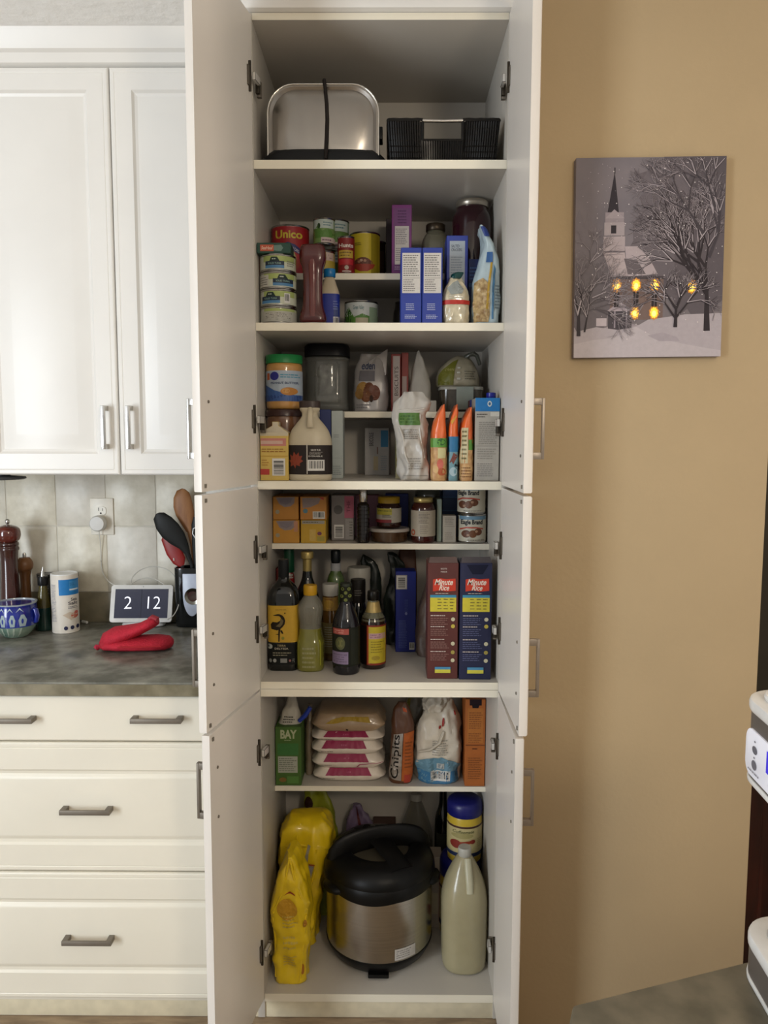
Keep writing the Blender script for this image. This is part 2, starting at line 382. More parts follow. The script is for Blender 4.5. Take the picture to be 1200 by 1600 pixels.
def pantry_door(side, z0, z1, ang, hinges, hz):
    w, t = 0.302, 0.019
    d = bpy.data.objects.new('door', None); COL.objects.link(d); d.parent = P
    s = -1 if side == 'L' else 1
    d.location = (XL if s < 0 else XR, -0.001, 0)
    # local frame: +x runs from hinge to free edge, inner face at y=0, outer face at y=+s*..; rotate so +x points to the camera side
    d.rotation_euler = (0, 0, -PI/2 + s*ang)
    g = G()
    sg = 1 if s > 0 else -1               # outer side in local y
    if sg > 0:
        g.T = Matrix(((-1, 0, 0, w), (0, -1, 0, t), (0, 0, 1, 0), (0, 0, 0, 1)))   # front() faces -y -> +y
        front(g, 0, w-0.006, z0, z1, 0, t, DOORM, fr=0.045)
    else:
        g.T = Matrix.Translation((0.006, -t, 0)); front(g, 0, w-0.006, z0, z1, 0, t, DOORM, fr=0.045)
    g.T = None
    g.build('door_panel', d, 0, 0.5)
    h = bar_handle(d, w-0.037, sg*t, hz, 0.112, True, PALE if side == 'R' else (NICKEL if hz < 1.2 else CHROME), sgn=sg)
    for dz in (-0.056, 0.056):
        q = G(); q.sweep([((w-0.037, -sg*0.0002, hz+dz), 0.0035, 0.0035), ((w-0.037, -sg*0.0022, hz+dz), 0.003, 0.003)], NICKEL, 10); q.build('screw', d)
    for zz in ((z1-0.012) if z1 < 2.4 else None, (z0+0.012) if z0 > 0.5 else None):
        if zz: 
            q = G(); q.box(w-0.018, w-0.012, -0.0015*sg-0.0012, -0.0015*sg+0.0015, zz-0.004, zz+0.004, mat('#8a8478', 0.4, trans=0.3)); q.build('bumper', d)
    for zh in hinges:
        q = G(); i = -sg
        q.box(0.021, 0.025, min(0, i*0.006), max(0, i*0.006), zh-0.034, zh+0.034, DKMET)        # flange seen edge on
        q.box(0.014, 0.034, min(0, i*0.003), max(0, i*0.003), zh-0.022, zh+0.022, NICKEL)
        q.box(-0.006, 0.024, min(i*0.009, i*0.017), max(i*0.009, i*0.017), zh-0.010, zh+0.008, HARM)
        o = q.build('hinge', d, 0.0008)
        q = G(); yy = sorted((i*0.004, i*0.013))
        q.box(-0.023, -0.006, yy[0], yy[1], zh-0.026, zh-0.002, DKMET); q.box(-0.023, -0.014, yy[0], yy[1]+0.001, zh-0.032, zh+0.004, NICKEL)
        q.build('hinge_arm', d, 0.0008)
    return d
def hzs(px, pys): return [at(px, y, -0.02).z for y in pys]
aL, aR = 0.2154, 0.0
pantry_door('L', 1.3955, 2.477, aL, hzs(392, (120, 655)), at(323, 670, -0.26).z)
pantry_door('R', 1.3955, 2.477, aR, hzs(788, (122, 660)), at(815, 670, -0.26).z)
pantry_door('L', 0.8835, 1.389, aL, hzs(400, (858, 983)), at(330, 1030, -0.26).z)
pantry_door('R', 0.8835, 1.389, aR, hzs(775, (852, 985)), at(805, 1042, -0.26).z)
pantry_door('L', 0.056, 0.878, 0.1965, hzs(404, (1175, 1487)), at(336, 1237, -0.26).z)
pantry_door('R', 0.056, 0.878, -0.022, hzs(772, (1165, 1482)), at(800, 1243, -0.26).z)
# ================================================================ left side: wall cabinet, base cabinet, worktop
U = thing('wall_cabinet', 'white two-door wall cabinet with raised panels above the grey counter', 'cabinet', (0, 0, 0))
xs = at(188, 740, 0.25).x
g = G(); g.box(xs-0.395, -0.346, 0.271, 0.585, 1.405, 2.49, WHITE); g.build('cabinet_body', U, 0.001)
for xa, xb, hx in ((xs-0.395, xs-0.0015, xs-0.034), (xs+0.0015, -0.348, xs+0.034)):
    d = bpy.data.objects.new('door', None); COL.objects.link(d); d.parent = U
    g = G(); front(g, xa, xb, 1.406, 2.484, 0.25, 0.0205, WHITE, fr=0.058, dp=0.0095, rise=0.038, edge=0.005); g.build('door_panel', d, 0, 0.35)
    bar_handle(d, hx, 0.25, at(160, 668, 0.25).z, 0.105, True, CHROME)
U2 = thing('wall_cabinet', 'white wall cabinet door at the far left edge of the picture', 'cabinet', (0, 0, 0))
g = G(); g.box(-1.6, xs-0.397, 0.271, 0.585, 1.405, 2.49, WHITE); g.build('cabinet_body', U2, 0.001)
g = G(); front(g, -1.6, xs-0.398, 1.406, 2.484, 0.25, 0.0205, WHITE, fr=0.06, dp=0.007, rise=0.03, edge=0.005); g.build('door', U2, 0, 0.35)
B = thing('base_cabinet', 'white base cabinet with three wide drawers under the grey counter', 'cabinet', (0, 0, 0))
bw = mat('#e6e0d0', 0.36, var=0.02, vs=5)
xl, xr = -1.14, -0.346
g = G(); g.box(xl, xr, 0.0, 0.57, 0.045, 0.872, bw); g.box(xl, xr, 0.004, 0.02, -0.002, 0.045, plin); g.build('cabinet_body', B, 0.001)
for z0, z1, fr, hs in ((0.752, 0.868, 0, (10, 243)), (0.410, 0.7485, 0.05, (132,)), (0.064, 0.4065, 0.05, (135,))):
    d = bpy.data.objects.new('drawer', None); COL.objects.link(d); d.parent = B
    g = G(); front(g, xl+0.001, xr-0.002, z0, z1, -0.02, 0.0198, bw, fr=0.070 if fr else 0, dp=0.006, rise=0.012, edge=0.005); g.build('drawer_front', d, 0, 0.35)
    hy = {0.752: 1127, 0.410: 1270, 0.064: 1474}[z0]
    for hx in hs:
        p = at(hx, hy, -0.045); bar_handle(d, p.x, -0.02, p.z, 0.112, False, NICKEL)
lam = mat('#5c5b52', 0.26, var=0, col2='#87857a', vs=16, bump=0.05)
lam2 = mat('#6b6554', 0.3, var=0, col2='#857d68', vs=16)
W = thing('worktop', 'mottled grey laminate counter with upstand on the white drawers', 'counter', (0, 0, 0))
g = G(); g.add([(x, y, z) for x in (-1.75, -0.347) for y, z in ((0.584, 0.9095), (-0.025, 0.9095), (-0.032, 0.907), (-0.036, 0.900), (-0.036, 0.882), (-0.032, 0.875), (-0.02, 0.8735), (0.584, 0.8735))],
      [tuple(range(8)), tuple(range(15, 7, -1))]+[(i, (i+1) % 8, (i+1) % 8+8, i+8) for i in range(8)], lam)
W_ = g.build('worktop_slab', W, 0, 0.5)
g = G(); g.box(-1.75, -0.347, -0.0372, -0.0358, 0.8745, 0.9035, mat('#857d66', 0.35, var=0, col2='#6a624c', vs=22)); g.build('front_edge', W)
g = G(); g.box(-1.75, -0.347, 0.5765, 0.586, 0.91, 1.009, lam2); g.build('upstand', W, 0.002)
# ================================================================ right side: peninsula counter, sideboard
lamr = mat('#5f5a4c', 0.45, var=0, col2='#78705f', vs=26)
A_ = on(895, 1570, 0.91); B_ = on(1163, 1503, 0.91); C_ = on(889, 1600, 0.91)
e1 = (B_-A_); e1.z = 0; e1.normalize(); e2 = (C_-A_); e2.z = 0; e2.normalize()
poly = [A_, A_+e2*0.30, A_+e2*0.30+Vector((0.9, 0.0, 0)), A_+e1*0.95]
Q = thing('peninsula', 'dark speckled grey counter corner at the lower right', 'counter', (0, 0, 0))
g = G(); g.prismz([(p.x, p.y) for p in poly][::-1], 0.872, 0.91, lamr); g.build('worktop', Q, 0.003)
cen = sum((Vector((p.x, p.y, 0)) for p in poly), Vector())/4
g = G(); g.prismz([tuple((Vector((p.x, p.y, 0))*0.92+cen*0.08)[:2]) for p in poly][::-1], 0.0, 0.872, bw); g.build('cabinet_body', Q, 0.002)
mah = mat('#3a130b', 0.35, var=0, col2='#220a06', vs=5, stretch=(6, 6, 1))
zsb = at(1190, 1170, 0.04).z
SB = thing('sideboard', 'dark reddish wooden sideboard in the next room behind the wall corner', 'cabinet', (1.335, 0.05, 0))
g = G(); g.box(-0.43, 0.5, 0, 0.4, 0.0, zsb-0.03, mah); g.box(-0.45, 0.52, -0.02, 0.42, zsb-0.03, zsb, mah); g.build('body', SB, 0.004)
for i in range(2):
    g = G(); front(g, -0.42+i*0.46, 0.03+i*0.46, 0.05, zsb-0.05, -0.018, 0.018, mah, fr=0.05); g.build('door', SB, 0, 0.4)
# ================================================================ builders for the groceries
TONE[0] = 0.78  # pantry goods darkened: cabinet shade put into their colours
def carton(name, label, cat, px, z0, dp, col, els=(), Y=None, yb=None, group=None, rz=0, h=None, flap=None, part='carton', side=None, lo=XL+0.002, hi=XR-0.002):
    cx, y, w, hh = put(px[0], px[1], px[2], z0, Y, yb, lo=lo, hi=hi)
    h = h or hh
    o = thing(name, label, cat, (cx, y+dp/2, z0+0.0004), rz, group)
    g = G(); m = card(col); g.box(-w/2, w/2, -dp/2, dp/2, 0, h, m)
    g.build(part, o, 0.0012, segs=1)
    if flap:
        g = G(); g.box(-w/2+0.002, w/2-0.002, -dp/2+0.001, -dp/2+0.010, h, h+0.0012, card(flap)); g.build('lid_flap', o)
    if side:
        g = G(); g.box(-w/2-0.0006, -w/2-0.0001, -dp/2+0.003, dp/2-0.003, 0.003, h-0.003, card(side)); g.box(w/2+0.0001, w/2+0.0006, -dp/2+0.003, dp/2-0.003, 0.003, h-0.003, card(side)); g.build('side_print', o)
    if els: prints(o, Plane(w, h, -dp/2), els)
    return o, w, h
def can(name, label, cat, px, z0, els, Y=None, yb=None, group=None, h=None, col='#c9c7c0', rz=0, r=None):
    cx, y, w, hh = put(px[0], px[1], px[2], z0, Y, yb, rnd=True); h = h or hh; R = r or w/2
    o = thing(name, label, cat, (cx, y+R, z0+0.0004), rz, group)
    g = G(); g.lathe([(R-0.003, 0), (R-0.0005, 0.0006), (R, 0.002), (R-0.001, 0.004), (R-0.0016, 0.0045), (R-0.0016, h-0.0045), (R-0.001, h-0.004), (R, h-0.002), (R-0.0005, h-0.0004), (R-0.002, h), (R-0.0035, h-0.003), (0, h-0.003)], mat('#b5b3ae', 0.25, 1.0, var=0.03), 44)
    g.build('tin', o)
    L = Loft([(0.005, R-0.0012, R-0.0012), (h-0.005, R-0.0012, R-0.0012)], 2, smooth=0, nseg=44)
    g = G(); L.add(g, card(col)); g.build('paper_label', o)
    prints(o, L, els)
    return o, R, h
def lofted(name, label, cat, loc, w, d, h, parts, group=None, rz=0, tilt=(0, 0)):
    """parts: (part name, material, rings as fractions (z, half width, half depth[,cx,cy]), opts dict with els)"""
    o = thing(name, label, cat, loc, rz, group, tilt)
    for pn, m, rg, op in parts:
        k = op.get('k', None)
        R = [(r[0]*h, r[1]*w/2, (r[2] if len(r) > 2 else r[1])*(d/2)) + ((r[3]*w, (r[4] if len(r) > 4 else 0)*d) if len(r) > 3 else ()) for r in rg]
        L = Loft(R, op.get('e', 2), op.get('smooth', 2), op.get('amp', 0), op.get('freq', 25), op.get('seed', 0), op.get('n', 40), op.get('dz'))
        if m is not None:
            g = G(); L.add(g, m); g.build(pn, o, 0, op.get('ang', 0.9))
        for pl in op.get('cr', ()):
            pp = [L.S(u_, v_, -0.0005) for u_, v_ in pl]; pp = chaikin([tuple(p_) for p_ in pp], 1)
            g = G(); g.sweep([(p_, 0.0032, 0.0032) for p_ in pp], m, 8, (0, 1, 0.01)); g.build('crease', o, 0, 1.2)
        if 'els' in op: prints(o, L, op['els'], op.get('pn', 'label_print'), op.get('e0', 0.0005 if not op.get('amp') else 0.0016), 0.00007 if not op.get('amp') else 0.00022)
    return o
def bottle(name, label, cat, px, z0, parts, Y=None, yb=None, dr=1.0, group=None, rz=0, h=None, tilt=(0, 0)):
    cx, y, w, hh = put(px[0], px[1], px[2], z0, Y, yb, rnd=True); d = w*dr
    return lofted(name, label, cat, (cx, y+d/2, z0+0.0004), w, d, h or hh, parts, group, rz, tilt)
def bag(name, label, cat, px, z0, dp, parts, Y=None, yb=None, group=None, rz=0, tilt=(0, 0), h=None, lo=XL+0.004, hi=XR-0.004):
    cx, y, w, hh = put(px[0], px[1], px[2], z0, Y, yb, lo=lo, hi=hi)
    return lofted(name, label, cat, (cx, y+dp/2, z0+0.0004), w, dp, h or hh, parts, group, rz, tilt)
def child_sweep(o, name, path, m, seg=12, up=(0, 0, 1)):
    g = G(); g.sweep(path, m, seg, up); return g.build(name, o, 0, 0.9)
GL = glass()
# ================================================================ shelf 1: cake carrier and basket
cx, y, w, h = put(418, 592, 129, Z1, 0.035)
o = thing('cake_carrier', 'stainless steel covered cake carrier with black base and black strap handle', 'cake carrier', (cx, 0.035+0.140, Z1+0.0005))
def rrect(hw, hh, r, n=8, z0=0):
    pts = [(-hw, z0)]
    for i in range(n+1):
        a = PI-(PI/2)*i/n; pts.append((-hw+r+r*math.cos(a), hh-r+r*math.sin(a)*1.0))
    for i in range(n+1):
        a = PI/2-(PI/2)*i/n; pts.append((hw-r+r*math.cos(a), hh-r+r*math.sin(a)))
    return pts+[(hw, z0)]
brushed = mat('#a29d97', 0.30, 1.0, var=0.05, vs=3, stretch=(4, 1, 1), aniso=0.3)
g = G(); n = None; rings = []
for yy, ins in ((-0.135, 0.012), (-0.140, 0.006), (-0.139, 0.001), (-0.134, 0.0), (0.12, 0.0), (0.135, 0.01)):
    r = rrect(w/2-ins, h-0.002-ins, 0.062-ins*0.5, z0=0.012); n = len(r)
    bow = 0.004
    rings.append([(x, yy, z+ (bow*(1-(x/(w/2))**2) if z > h*0.5 else 0) - bow*(z > h*0.5)) for x, z in r])
vs = [p for r in rings for p in r]; fs = [(k*n+i, k*n+(i+1) % n, (k+1)*n+(i+1) % n, (k+1)*n+i) for k in range(len(rings)-1) for i in range(n)]
fs += [tuple(range((len(rings)-1)*n, len(rings)*n))]
for q_, (ins, yy) in enumerate(((0.03, -0.1475), (0.055, -0.151), (0.08, -0.1525))):
    r = rrect(w/2-ins, h-0.006-ins, max(0.062-ins*0.5, 0.01), z0=0.012+ins*0.4); r_ = [(x, yy, z) for x, z in r]; vs += r_
    b0 = 0 if q_ == 0 else (len(rings)+q_-1)*n; b1 = (len(rings)+q_)*n
    fs += [(b0+i, b1+i, b1+(i+1) % n, b0+(i+1) % n) for i in range(n)]
fs.append(tuple((len(rings)+2)*n+i for i in range(n)))
g.add(vs, fs, brushed); g.build('steel_cover', o, 0, 0.5)
rim = [Vector(p)+Vector((0, -0.0008, 0)) for p in rings[2]]
child_sweep(o, 'rolled_rim', [((p.x, p.y, p.z), 0.0022, 0.0022) for p in rim], mat('#d8d4cc', 0.2, 1.0, var=0), 8, (0, 1, 0))
blk = plas('#16171a', 0.45)
bwid = (at(606, 240, 0.02).x-at(404.5, 240, 0.02).x)/2
bz_ = at(500, 229, 0.02).z-Z1
L = Loft([(0.0, bwid*0.97, 0.150), (0.006, bwid, 0.158), (bz_*0.55, bwid, 0.158), (bz_*0.7, bwid*0.97, 0.156), (bz_*0.9, w/2+0.006, 0.150), (bz_+0.004, w/2+0.002, 0.144)], 6, 0, nseg=72); g = G(); L.add(g, blk); g.build('base_tray', o, 0, 0.5)
hx = 0.004
path = [((hx+0.004, -0.163, 0.006), 0.004, 0.006), ((hx+0.005, -0.162, 0.03), 0.005, 0.004)] + [((hx+0.006*math.sin(t*PI)*1.2, -0.150-0.003*math.sin(t*PI), 0.006+t*(h-0.004)), 0.0055-0.0015*t, 0.003) for t in (0.3, 0.5, 0.7, 0.9, 1.0)] + [((hx-0.002, -0.14, h+0.004), 0.0035, 0.003), ((hx-0.002, 0.0, h+0.007), 0.0035, 0.003), ((hx-0.002, 0.13, h+0.002), 0.0035, 0.003)]
child_sweep(o, 'strap_handle', path, plas('#1b1310', 0.4), 10, (0, 1, 0))
for s in (-1, 1):
    g = G(); g.box(s*(w/2+0.0035)-0.005, s*(w/2+0.0035)+0.005, -0.10, -0.06, 0.075, 0.105, blk); g.build('latch', o, 0.002)
# wicker basket
cx, y, w, h = put(603, 781, 182, Z1, 0.022)
o = thing('wicker_basket', 'black wicker basket with a silver bar handle in its front cutout', 'basket', (cx+0.002, 0.022+0.14, Z1+0.0005))
wk = mat('#0f0c0a', 0.3, var=0.2, vs=60)
D2 = 0.13; W2 = w/2-0.004; hc0, hc1 = at(659, 200, 0.03).x-cx, at(722, 200, 0.03).x-cx; zc = at(690, 219, 0.03).z-Z1
g = G(); rr = random.Random(4)
def strand(x0, y0, x1, y1, za, zb):
    k = 5; pts = []
    for i in range(k+1):
        t = i/k; wv = 0.0016*math.sin(i*PI+0.3)
        ax = x0+(x1-x0)*t; ay = y0+(y1-y0)*t; nn = Vector((-ay*0 + (1 if abs(ay) < abs(ax)*0.5 else 0), (1 if abs(ay) >= abs(ax)*0.5 else 0), 0))
        pts.append(((ax+nn.x*wv, ay+nn.y*wv, za+(zb-za)*t), 0.0031, 0.0031))
    g.sweep(pts, wk, 5)
nx = 46
for i in range(nx+1):
    x = -W2+2*W2*i/nx; top = h-0.008
    for sy in (-1, 1):
        t = zc if hc0-0.002 < x < hc1+0.002 else top
        strand(x*0.94, sy*D2*0.93, x, sy*D2, 0.004, t)
for i in range(34):
    yv = -D2+2*D2*i/33
    for sx in (-1, 1): strand(sx*W2*0.94, yv*0.93, sx*W2, yv, 0.004, h-0.008)
for z in [0.004+k*(h-0.014)/7 for k in range(8)]:
    f = 0.94+0.06*z/h
    for sy in (-1, 1):
        segs = [(-W2*f, W2*f)] if z < zc else [(-W2*f, hc0), (hc1, W2*f)]
        for a, b in segs: g.tube([(a+(b-a)*i/8, sy*(D2*f+0.001), z) for i in range(9)], 0.0016, wk, 5)
    for sx in (-1, 1): g.tube([(sx*(W2*f+0.001), -D2+2*D2*i/8, z) for i in range(9)], 0.0016, wk, 5)
q = g.build('woven_wall', o, 0, 0.9); q['kind'] = 'stuff'
g = G()
for sy in (-1, 1):
    for a, b in ((-W2, hc0), (hc1, W2)): g.tube([(a+(b-a)*i/6, sy*D2, h-0.005+0.0008*(i % 2)) for i in range(7)], 0.005, wk, 8)
    for xx in (hc0, hc1): g.tube([(xx, sy*D2, zc), (xx, sy*D2, h-0.004)], 0.0038, wk, 8)
    g.tube([(hc0, sy*D2, zc), (hc1, sy*D2, zc)], 0.0036, wk, 8)
for sx in (-1, 1): g.tube([(sx*W2, -D2, h-0.005), (sx*W2, D2, h-0.005)], 0.005, wk, 8)
g.box(-W2*0.93, W2*0.93, -D2*0.92, D2*0.92, 0.001, 0.004, wk)
g.build('rim', o)
for sy in (-1, 1):
    child_sweep(o, 'handle_bar', [((hc0-0.006, sy*D2, h-0.006), 0.0042, 0.0042), ((0.5*(hc0+hc1), sy*D2, h-0.007), 0.0036, 0.0036), ((hc1+0.006, sy*D2, h-0.006), 0.0042, 0.0042)], CHROME)
# ================================================================ shelf 2
cy0 = 0.012
tl = ['light green and white tin of tuna with a blue stripe, third tin up under the dark green tin', 0]
x0 = 403; hs = []
zt = Z2
tl = ['bottom tin of the tuna stack, white side label showing', 'second tin up in the tuna stack, barcode on its right side', 'third tin up in the tuna stack, blue label turned right', 'top round tin in the tuna stack, blue label facing forward']
for k in range(4):
    u = (None, 0.33, 0.66, 0.45)[k]
    els = [('r', 0, 0.55, 1, 1, '#a9b86a'), ('r', 0, 0, 0.15, 1, '#c9cbc0')]
    if u: els += [('r', u-0.24, 0.08, u+0.28, 0.60, '#12233a'), ('r', u-0.24, 0.06, u+0.28, 0.28, '#4f86b4'), ('p', [(u-0.12, 0.6), (u-0.07, 0.92), (u+0.09, 0.92), (u+0.16, 0.6)], '#23342f'), ('l', u-0.05, 0.65, u+0.06, 0.88, 1, '#b8c0b4'), ('t', 'SOLID TUNA', u-0.16, 0.36, u+0.2, 0.5, '#8fb3a6')]
    else: els += [('r', 0.12, 0, 1, 0.8, '#b9b6ab'), ('l', 0.2, 0.1, 0.9, 0.7, 5, '#6f6c66')]
    if k == 1: els += [('b', 0.72, 0.1, 0.86, 0.85)]
    if k == 2: els += [('r', 0.02, 0.0, 0.30, 0.9, '#c9c6bb'), ('l', 0.05, 0.1, 0.28, 0.8, 4, '#7a776f')]
    if k == 3: els += [('l', 0.8, 0.2, 0.97, 0.7, 3, '#7a776f')]
    _, R, hh = can('tuna_tin', tl[k], 'tin', (403, 460, 480), zt, els, Y=cy0, h=0.0405, col='#cfd3bd', group='stacked tuna tins')
    zt += 0.0412
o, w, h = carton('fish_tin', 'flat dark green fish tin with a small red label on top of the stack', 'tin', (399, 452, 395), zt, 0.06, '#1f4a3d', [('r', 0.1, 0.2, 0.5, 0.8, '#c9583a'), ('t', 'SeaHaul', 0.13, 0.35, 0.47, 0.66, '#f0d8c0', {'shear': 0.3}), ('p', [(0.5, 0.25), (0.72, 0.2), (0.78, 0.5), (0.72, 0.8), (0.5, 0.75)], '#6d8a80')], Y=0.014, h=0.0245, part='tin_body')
# cans on the half shelf
can('tomato_can', 'large red tomato can with yellow lettering on the half shelf', 'can', (424, 484, 350), HS2,
    [('r', 0, 0, 0.07, 1, '#8e8a80'), ('t', 'Unico', 0.17, 0.74, 0.86, 0.92, '#d9c43c', {'bold': 0.03}), ('p', [(0.08, 0.30), (0.15, 0.48), (0.3, 0.61), (0.5, 0.66), (0.68, 0.61), (0.82, 0.52), (0.8, 0.4), (0.5, 0.52), (0.3, 0.46)], '#2b2a6a'), ('t', 'TOMATOES EN DES', 0.18, 0.52, 0.78, 0.585, '#d8d4e0', {'arc': 0.10}), ('p', [(0.2, 0.30), (0.35, 0.45), (0.5, 0.49), (0.65, 0.45), (0.72, 0.32), (0.5, 0.40), (0.35, 0.36)], '#9aa05a'), ('e', 0.55, 0.2, 0.24, 0.18, '#a83a22'), ('e', 0.35, 0.12, 0.18, 0.14, '#b8432a')], Y=0.185, col='#a81f26')
a = dict(col='#b9c9a4')
gr = 'green vegetable cans on the half shelf'
gv = [('r', 0, 0.62, 1, 1, '#cfdcd6'), ('p', [(0, 0.5), (0.25, 0.75), (0.45, 0.5), (0.7, 0.62), (1, 0.45), (1, 0.2), (0, 0.2)], '#5f8d3e'), ('e', 0.3, 0.72, 0.07, 0.12, '#2c4a24'), ('l', 0.5, 0.7, 0.9, 0.92, 2, '#5d8a90'), ('r', 0.4, 0.0, 1, 0.22, '#d8c4bc'), ('l', 0.45, 0.04, 0.95, 0.18, 1, '#7a4f6a')]
can('vegetable_can', 'yellow-labelled can under a green can, behind the ketchup bottle', 'can', (489, 524, 391), HS2, [('r', 0, 0.6, 1, 1, '#cdb4a8'), ('l', 0.1, 0.65, 0.9, 0.95, 2, '#8a6a78'), ('r', 0, 0, 1, 0.6, '#b8a13c')], Y=0.182, col='#b8a13c', group=gr)
can('vegetable_can', 'green and white can stacked upright right behind the ketchup bottle', 'can', (489, 524, 353), HS2+0.0765, gv, Y=0.182, col='#7fa058', group=gr, h=0.0685)
can('vegetable_can', 'lower green can hidden behind the small red can', 'can', (504, 546, 390), HS2, gv, Y=0.262, col='#6d8a4c', group=gr, h=0.08)
can('vegetable_can', 'green and white can highest at the back left of the yellow can', 'can', (504, 546, 347), HS2+0.081, gv, Y=0.262, col='#6d8a4c', group=gr, h=0.083)
can('tomato_paste_can', 'small dark red can with white lettering and yellow band', 'can', (527, 555, 368), HS2,
    [('t', 'Hunts', 0.1, 0.72, 0.92, 0.84, '#efe4d8', {'bold': 0.03}), ('r', 0.1, 0.42, 0.9, 0.64, '#c9a83a'), ('l', 0.15, 0.45, 0.85, 0.62, 2, '#6a4a20'), ('r', 0.1, 0.22, 0.9, 0.38, '#c0202c'), ('e', 0.55, 0.14, 0.12, 0.06, '#c9b9a8'), ('r', 0.3, 0.02, 0.8, 0.05, '#d8cfc4')], Y=0.182, col='#8e1a1c')
can('bean_can', 'bright yellow can picturing a bowl of beans', 'can', (546, 594, 361), HS2,
    [('r', 0.72, 0, 1, 1, '#9f8f1c'), ('e', 0.45, 0.30, 0.34, 0.13, '#8a4a34'), ('e', 0.45, 0.34, 0.27, 0.11, '#6a3a2c'), ('p', [(0.1, 0.30), (0.85, 0.30), (0.78, 0.2), (0.6, 0.13), (0.35, 0.13), (0.18, 0.2)], '#a83a28'), ('e', 0.4, 0.38, 0.05, 0.03, '#c9a890'), ('e', 0.52, 0.37, 0.05, 0.03, '#b98a70'), ('e', 0.33, 0.35, 0.05, 0.03, '#a8785c'), ('l', 0.15, 0.72, 0.4, 0.8, 2, '#6a6420')], Y=0.236, col='#d4be28')
can('soup_can', 'dark brown can mostly hidden to the right of the yellow can', 'can', (577, 603, 376), HS2, [('r', 0.55, 0.1, 0.9, 0.8, '#4a3222')], Y=0.335, col='#33261a')
bottle('ketchup_bottle', 'upside-down dark red ketchup squeeze bottle standing on its white cap', 'bottle', (469, 511, 380), Z2, [
    ('cap', plas('#cfccc8'), [(0.0, 0.76), (0.002, 0.80), (0.028, 0.82), (0.03, 0.78)], {'smooth': 0}),
    ('sauce_body', mat('#4a1512', 0.25, var=0.08, coat=0.4), [(0.03, 0.88), (0.05, 0.99), (0.11, 1.0), (0.20, 0.82), (0.27, 0.74), (0.40, 0.71), (0.62, 0.71), (0.72, 0.76), (0.78, 0.92), (0.85, 0.98), (0.94, 0.94), (0.99, 0.84), (1.0, 0.7)], {'e': 4, 'n': 40, 'smooth': 1}),
    ('front_panel', mat('#5f221c', 0.3, var=0.05, coat=0.4), [(0.10, 0.35, 1.02), (0.30, 0.30, 0.78), (0.55, 0.30, 0.74), (0.78, 0.34, 0.98), (0.97, 0.34, 0.88)], {'e': 4, 'n': 24})], Y=0.03, dr=0.72)
bottle('dressing_bottle', 'squeeze bottle with bright blue cap and navy label beside the ketchup', 'bottle', (500, 531, 418), Z2, [
    ('bottle_body', plas('#c6b79a', 0.3), [(0, 0.9), (0.02, 1), (0.56, 1), (0.62, 0.95), (0.72, 0.72), (0.84, 0.5), (0.86, 0.42)], {'e': 3.5}),
    ('cap', plas('#1779b8'), [(0.86, 0.56), (0.865, 0.6), (0.985, 0.6), (1, 0.56)], {'smooth': 0}),
    ('label', ink('#1c2f93'), [(0.02, 1.012), (0.57, 1.012)], {'e': 3.5, 'smooth': 0, 'els': [('r', 0.06, 0, 0.2, 1, '#b9bcc8'), ('r', 0.72, 0.05, 0.94, 0.6, '#33427c'), ('b', 0.7, 0.03, 0.96, 0.3), ('l', 0.7, 0.5, 0.95, 0.8, 4, '#6a7ab8')]})], Y=0.085, dr=0.8)
can('vegetable_can', 'wide green and white vegetable can alone under the half shelf', 'can', (538, 591, 469), Z2, [('r', 0, 0.55, 1, 1, '#dfe6e2'), ('p', [(0, 0.6), (0.15, 0.85), (0.3, 0.5), (0.55, 0.62), (0.8, 0.52), (1, 0.6), (1, 0.2), (0, 0.2)], '#5f9440'), ('e', 0.13, 0.5, 0.09, 0.3, '#2a5a22'), ('r', 0.35, 0.3, 0.72, 0.48, '#c9c0a0'), ('t', 'Green Valley', 0.28, 0.72, 0.6, 0.9, '#4d7d84'), ('r', 0.05, 0.08, 0.75, 0.27, '#c6c8ae'), ('l', 0.1, 0.1, 0.7, 0.24, 1, '#5a6a50'), ('r', 0.75, 0, 0.97, 0.85, '#9fb89a')], Y=0.19, col='#bfd0b4')
bottle('dark_jar', 'small dark jar peeking out left of the blue boxes', 'jar', (614, 646, 470), Z2, [('jar', mat('#2a2724', 0.3), [(0, 0.9), (0.05, 1), (0.7, 1), (0.85, 0.8), (1, 0.8)], {})], Y=0.25)
bx = [('r', 0.07, 0.40, 0.93, 0.93, '#d9d4cc'), ('l', 0.12, 0.62, 0.88, 0.91, 10, '#6e6a66'), ('r', 0.1, 0.597, 0.9, 0.603, '#8a8680'), ('l', 0.12, 0.42, 0.7, 0.59, 6, '#7c7874'), ('l', 0.25, 0.17, 0.75, 0.27, 4, '#b8c0dc'), ('l', 0.2, 0.06, 0.8, 0.12, 3, '#b8c0dc')]
carton('pasta_box', 'royal blue box with white nutrition panel, left of the pair', 'box', (626, 658.5, 387), Z2, 0.145, '#1f3a9a', bx, Y=0.012, group='royal blue boxes')
carton('pasta_box', 'royal blue box with white nutrition panel, right of the pair beside the small pasta bag', 'box', (659.5, 691, 387), Z2, 0.145, '#1f3a9a', bx, Y=0.012, group='royal blue boxes')
carton('purple_box', 'tall purple box on the half shelf reaching almost to the shelf above', 'box', (612, 643, 320), HS2, 0.16, '#7b2f78', [('r', 0.1, 0.03, 0.92, 0.95, '#6f3a72'), ('r', 0.16, 0.13, 0.86, 0.69, '#c3bcb8'), ('l', 0.2, 0.42, 0.8, 0.66, 9, '#6e6870'), ('l', 0.2, 0.18, 0.7, 0.38, 7, '#7e7880'), ('l', 0.3, 0.72, 0.85, 0.93, 5, '#4a1f52'), ('l', 0.15, 0.05, 0.8, 0.11, 2, '#b89ab8')], Y=0.174)
